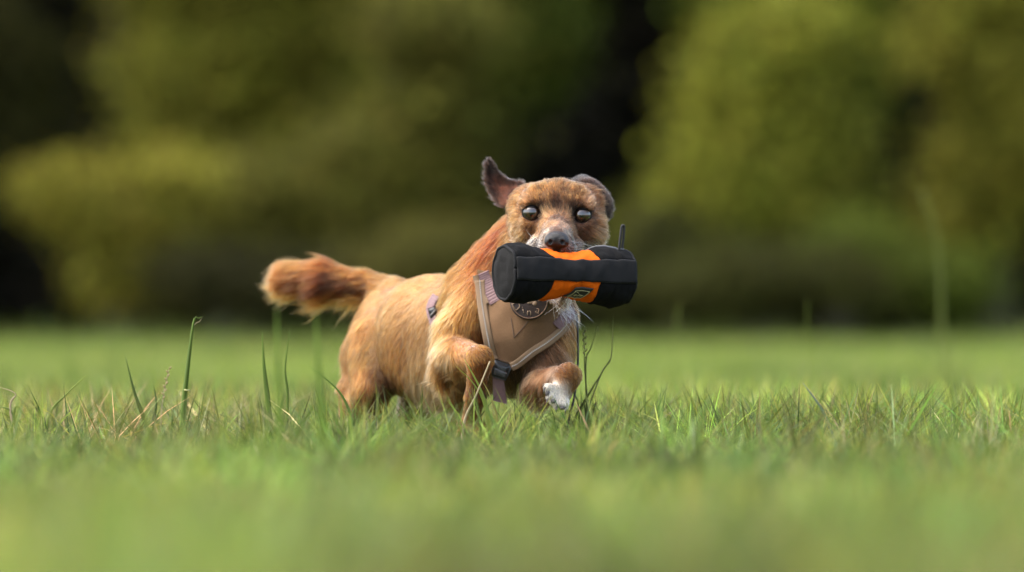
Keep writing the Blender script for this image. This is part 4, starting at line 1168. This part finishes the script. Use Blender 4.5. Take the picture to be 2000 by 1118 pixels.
# side strap with its slider, half sunk in the coat
so, _, _ = strip("side_strap", [(852, 578), (842, 596), (841, 610), (847, 630), (852, 652)], 15, .007, MAUVE, harness, field=D, n=50, ribs=14)
sd_ = float(D.hit(845, 612)) - .009
sl = slab("slider", [(835, 603), (851, 598), (856, 618), (842, 628)], [sd_] * 4, .005, PLAS, harness)
slab("slider_bar", [(838, 617), (851, 603), (853, 607), (840, 621)], [sd_ - .005] * 4, .0016, simple("slider_edge", (0.09, 0.085, 0.08), .4), sl)

# ------------------------------------------------------------------ leash trailing behind the lifted paw
bg = Bag()
lp = smooth_path([W(1122, 592, .06), W(1127, 625, .04), W(1129, 680, .02), W(1128, 720, .01), W(1122, 775, .0), W(1112, 815, -.01), W(1108, 850, .0), W(1106, 868, .04), W(1112, 871, .15), W(1100, 862, .4), W(1090, 850, .9)], 80)
bg.add(*tube(lp, 0.0017, 7))
tag(link("leash", bg.mesh("leash", lp[0]), simple("leash_cord", (0.02, 0.015, 0.011), .6, .3, 300), base=lp[0]), "thin dark leash hanging behind the lifted white paw down into the grass", "leash")
# ------------------------------------------------------------------ tall single stems and blades that stand out of the meadow
BL = leafy("tall_blade", trans=0.35, rough=0.45)
def blade(bg, path, wpx, d, colr, dtip=None, flat=.25, tipw=.08, twist=.5):
    n = 22
    p = smooth_path(np.array(path, float), n)
    dz = np.linspace(d, d if dtip is None else dtip, n)
    P = WA(p[:, 0], p[:, 1], dz)
    P[0, 2] = min(P[0, 2], -.004)
    s = np.linspace(0, 1, n)
    r = wpx * 0.5 * S(d) * np.clip((1 - s) ** .7 * (0.75 + .5 * np.minimum(s / .25, 1)), tipw, 2)
    v, q, t = tube(P, r, 6, flat)
    c = np.asarray(colr) * (1 + .15 * np.sin(s * 9))[:, None]
    bg.add(v, q, t, np.vstack([np.repeat(c, 6, 0), c[:1], c[-1:]]))
def seeds(bg, path, d, k, sz, colr):
    p = smooth_path(np.array(path, float), k)
    for i, x in enumerate(p):
        sx = -1 if i % 2 else 1
        a = W(x[0], x[1], d); b = W(x[0] + sx * sz * 1.1, x[1] - sz * 1.6, d - .002)
        v, q, t = tube(np.array([a, (a + b) / 2, b]), np.array([.25, .5, .1]) * sz * .45 * S(d) * 2, 5)
        bg.add(v, q, t, np.asarray(colr))
def g_(px, d): return (px, HOR + CAM_Z / S(d) + 2)
GR, LG, DG, ST, BG = (.105, .165, .026), (.17, .22, .035), (.075, .11, .024), (.36, .29, .17), (.14, .17, .13)
TG2 = "tall single stems and blades standing out of the meadow"
def stalk(name, label, cat, parts_, d):
    bg = Bag()
    for f in parts_: f(bg)
    v0 = np.vstack(bg.v); b0 = v0[np.argmin(v0[:, 2])].copy(); b0[2] = 0
    tag(link(name, bg.mesh(name, b0), BL, base=b0), label, cat, TG2, "thing")
def b_(path, w, c, d, dt=None, **k): return lambda bg: blade(bg, [g_(path[0][0], d)] + path[1:], w, d, c, dt, **k)
stalk("tall_grass", "thickest tall dark green stem with a frayed curling tip, left of the dog", "grass stem", [b_([(352,0),(357,800),(366,720),(376,640),(380,622)], 9, GR, -.02, flat=.8, tipw=.35), b_([(352,0),(372,690),(380,625),(388,622),(397,618)], 3, GR, -.02), b_([(352,0),(374,660),(381,634),(390,628),(395,620)], 2, ST, -.02), lambda bg: bg.add(*tube(np.array([W(360,762,-.024), W(366,763,-.026), W(371,763,-.024)]), .0012, 6), c=(.35,.36,.15))], -.02)
stalk("tall_grass", "dark narrow blade leaning left beside the thick frayed stem", "grass blade", [b_([(310,0),(285,830),(262,765),(246,700)], 9, DG, -.05), b_([(310,0),(298,840),(305,790),(300,752)], 8, DG, -.05)], -.05)
stalk("tall_grass", "upright pointed blade between the frayed stem and the hind leg", "grass blade", [b_([(534,0),(524,790),(516,720),(512,648)], 11, GR, .0)], .0)
stalk("tall_grass", "thin wavy blade rising under the dog's tail", "grass blade", [b_([(556,0),(562,780),(557,720),(566,645)], 6, GR, .03)], .03)
stalk("tall_grass", "long arching blade with its tip beside the dog's hind leg", "grass blade", [b_([(706,0),(690,830),(662,765),(600,712)], 7, GR, -.12)], -.12)
stalk("dry_straw", "pale dry straw crossing the dog's bent front leg", "straw", [b_([(900,0),(906,828),(930,772),(957,706)], 6, ST, -.17, flat=.7, tipw=.5)], -.17)
stalk("tall_grass", "pair of thin green blades crossing in front of the bent front leg", "grass blade", [b_([(972,0),(955,815),(938,760),(907,702)], 8, LG, -.16), b_([(968,0),(948,800),(925,750),(890,715)], 4, LG, -.16), b_([(962,0),(972,830),(960,780),(940,740)], 5, (.25,.22,.06), -.16)], -.16)
stalk("tall_grass", "dark stem leaning right beside the raised white paw", "grass stem", [b_([(1108,0),(1120,830),(1150,770),(1192,702)], 7, (.08,.10,.022), -.02, flat=.6, tipw=.3), b_([(1108,0),(1170,740),(1192,704),(1196,660),(1198,615)], 2.5, (.12,.12,.05), -.02)], -.02)
stalk("seeding_grass", "two thin seed stalks right of the raised white paw", "seed stalk", [b_([(1150,0),(1148,800),(1142,720),(1140,642)], 4, (.11,.13,.035), .02, flat=.8, tipw=.4), b_([(1150,0),(1144,720),(1154,680),(1168,638)], 3, (.11,.13,.035), .02, flat=.8, tipw=.4), lambda bg: seeds(bg, [(1141,650),(1143,700)], .02, 9, 4, (.14,.13,.05))], .02)
stalk("grass_tuft", "dark tangled tuft of old stems below the raised white paw", "grass tuft", [b_([(1135+i*6,0),(1140+i*4+j,840),(1128+i*7,800+j*2),(1122+i*9+j,762+i*9)], 5, c, .0+i*.01) for i,(j,c) in enumerate(((-8,DG),(5,(.10,.075,.035)),(-3,DG),(9,(.14,.10,.05)),(2,GR),(-6,(.08,.065,.03))))], .0)
stalk("tall_grass", "blue-grey blade leaning left in the right half of the meadow", "grass blade", [b_([(1640,0),(1630,860),(1605,800),(1568,748)], 9, BG, -.03)], -.03)
stalk("tall_grass", "upright light green blade with a cut brown tip, far right", "grass blade", [b_([(1694,0),(1700,850),(1706,810),(1708,786)], 13, LG, -.04, tipw=.6), b_([(1694,0),(1706,830),(1710,800),(1700,786)], 3, (.16,.10,.05), -.04)], -.04)
stalk("tall_grass", "pale blade bent over in an arch near the right edge", "grass blade", [b_([(1876,0),(1884,850),(1898,815),(1924,798)], 8, (.22,.24,.07), -.02)], -.02)
stalk("tall_grass", "bright green blade curving left, midway between the paw and the right edge", "grass blade", [b_([(1562,0),(1548,850),(1526,820),(1516,775)], 9, LG, -.01), b_([(1562,0),(1540,840),(1510,800),(1498,790)], 3, LG, -.01)], -.01)
stalk("tall_grass", "thin dark blade with a hooked tip right of the paw", "grass blade", [b_([(1462,0),(1456,850),(1452,800),(1438,768)], 4, DG, .03)], .03)
stalk("seeding_grass", "fine straw coloured seed stalk left of the thick frayed stem", "seed stalk", [b_([(318,0),(314,830),(320,770),(330,722)], 3, ST, .06, flat=.8, tipw=.4), lambda bg: seeds(bg, [(318,780),(330,722)], .06, 9, 4, (.40,.30,.16))], .06)
stalk("tall_grass", "long blade drooping right near the left edge of the meadow", "grass blade", [b_([(82,0),(95,815),(130,770),(176,728)], 6, LG, .0)], .0)
stalk("tall_grass", "three curved blades at the left edge of the meadow", "grass blade", [b_([(40,0),(30,830),(18,800),(-12,795)], 7, (.16,.20,.05), -.1), b_([(44,0),(20,800),(30,770),(-5,755)], 5, ST, -.1), b_([(20,0),(26,820),(34,795),(60,830)], 6, LG, -.1)], -.1)
stalk("tall_grass", "tall pale stem blurred before the trees on the far right", "grass stem", [b_([(1846,0),(1840,640),(1832,480),(1800,372)], 8, (.13,.16,.03), 5.0, flat=.9, tipw=.5)], 5.0)
stalk("tall_grass", "pair of broad blurred bright blades close to the tail side of the dog", "grass blade", [b_([(548,0),(545,760),(542,690),(540,600)], 11, (.14,.22,.03), -1.6), b_([(640,0),(625,760),(620,690),(617,615)], 12, (.14,.22,.03), -1.6)], -1.6)
stalk("dry_straw", "faint blurred stalk far behind, right of the toy", "straw", [b_([(1312,0),(1316,700),(1320,640),(1326,598)], 3, LG, 3.2, tipw=.6)], 3.2)
stalk("dry_straw", "faint thin blurred stalk behind, midway to the right edge", "straw", [b_([(1580,0),(1582,690),(1576,640),(1578,590)], 3, LG, 2.6, tipw=.4)], 2.6)
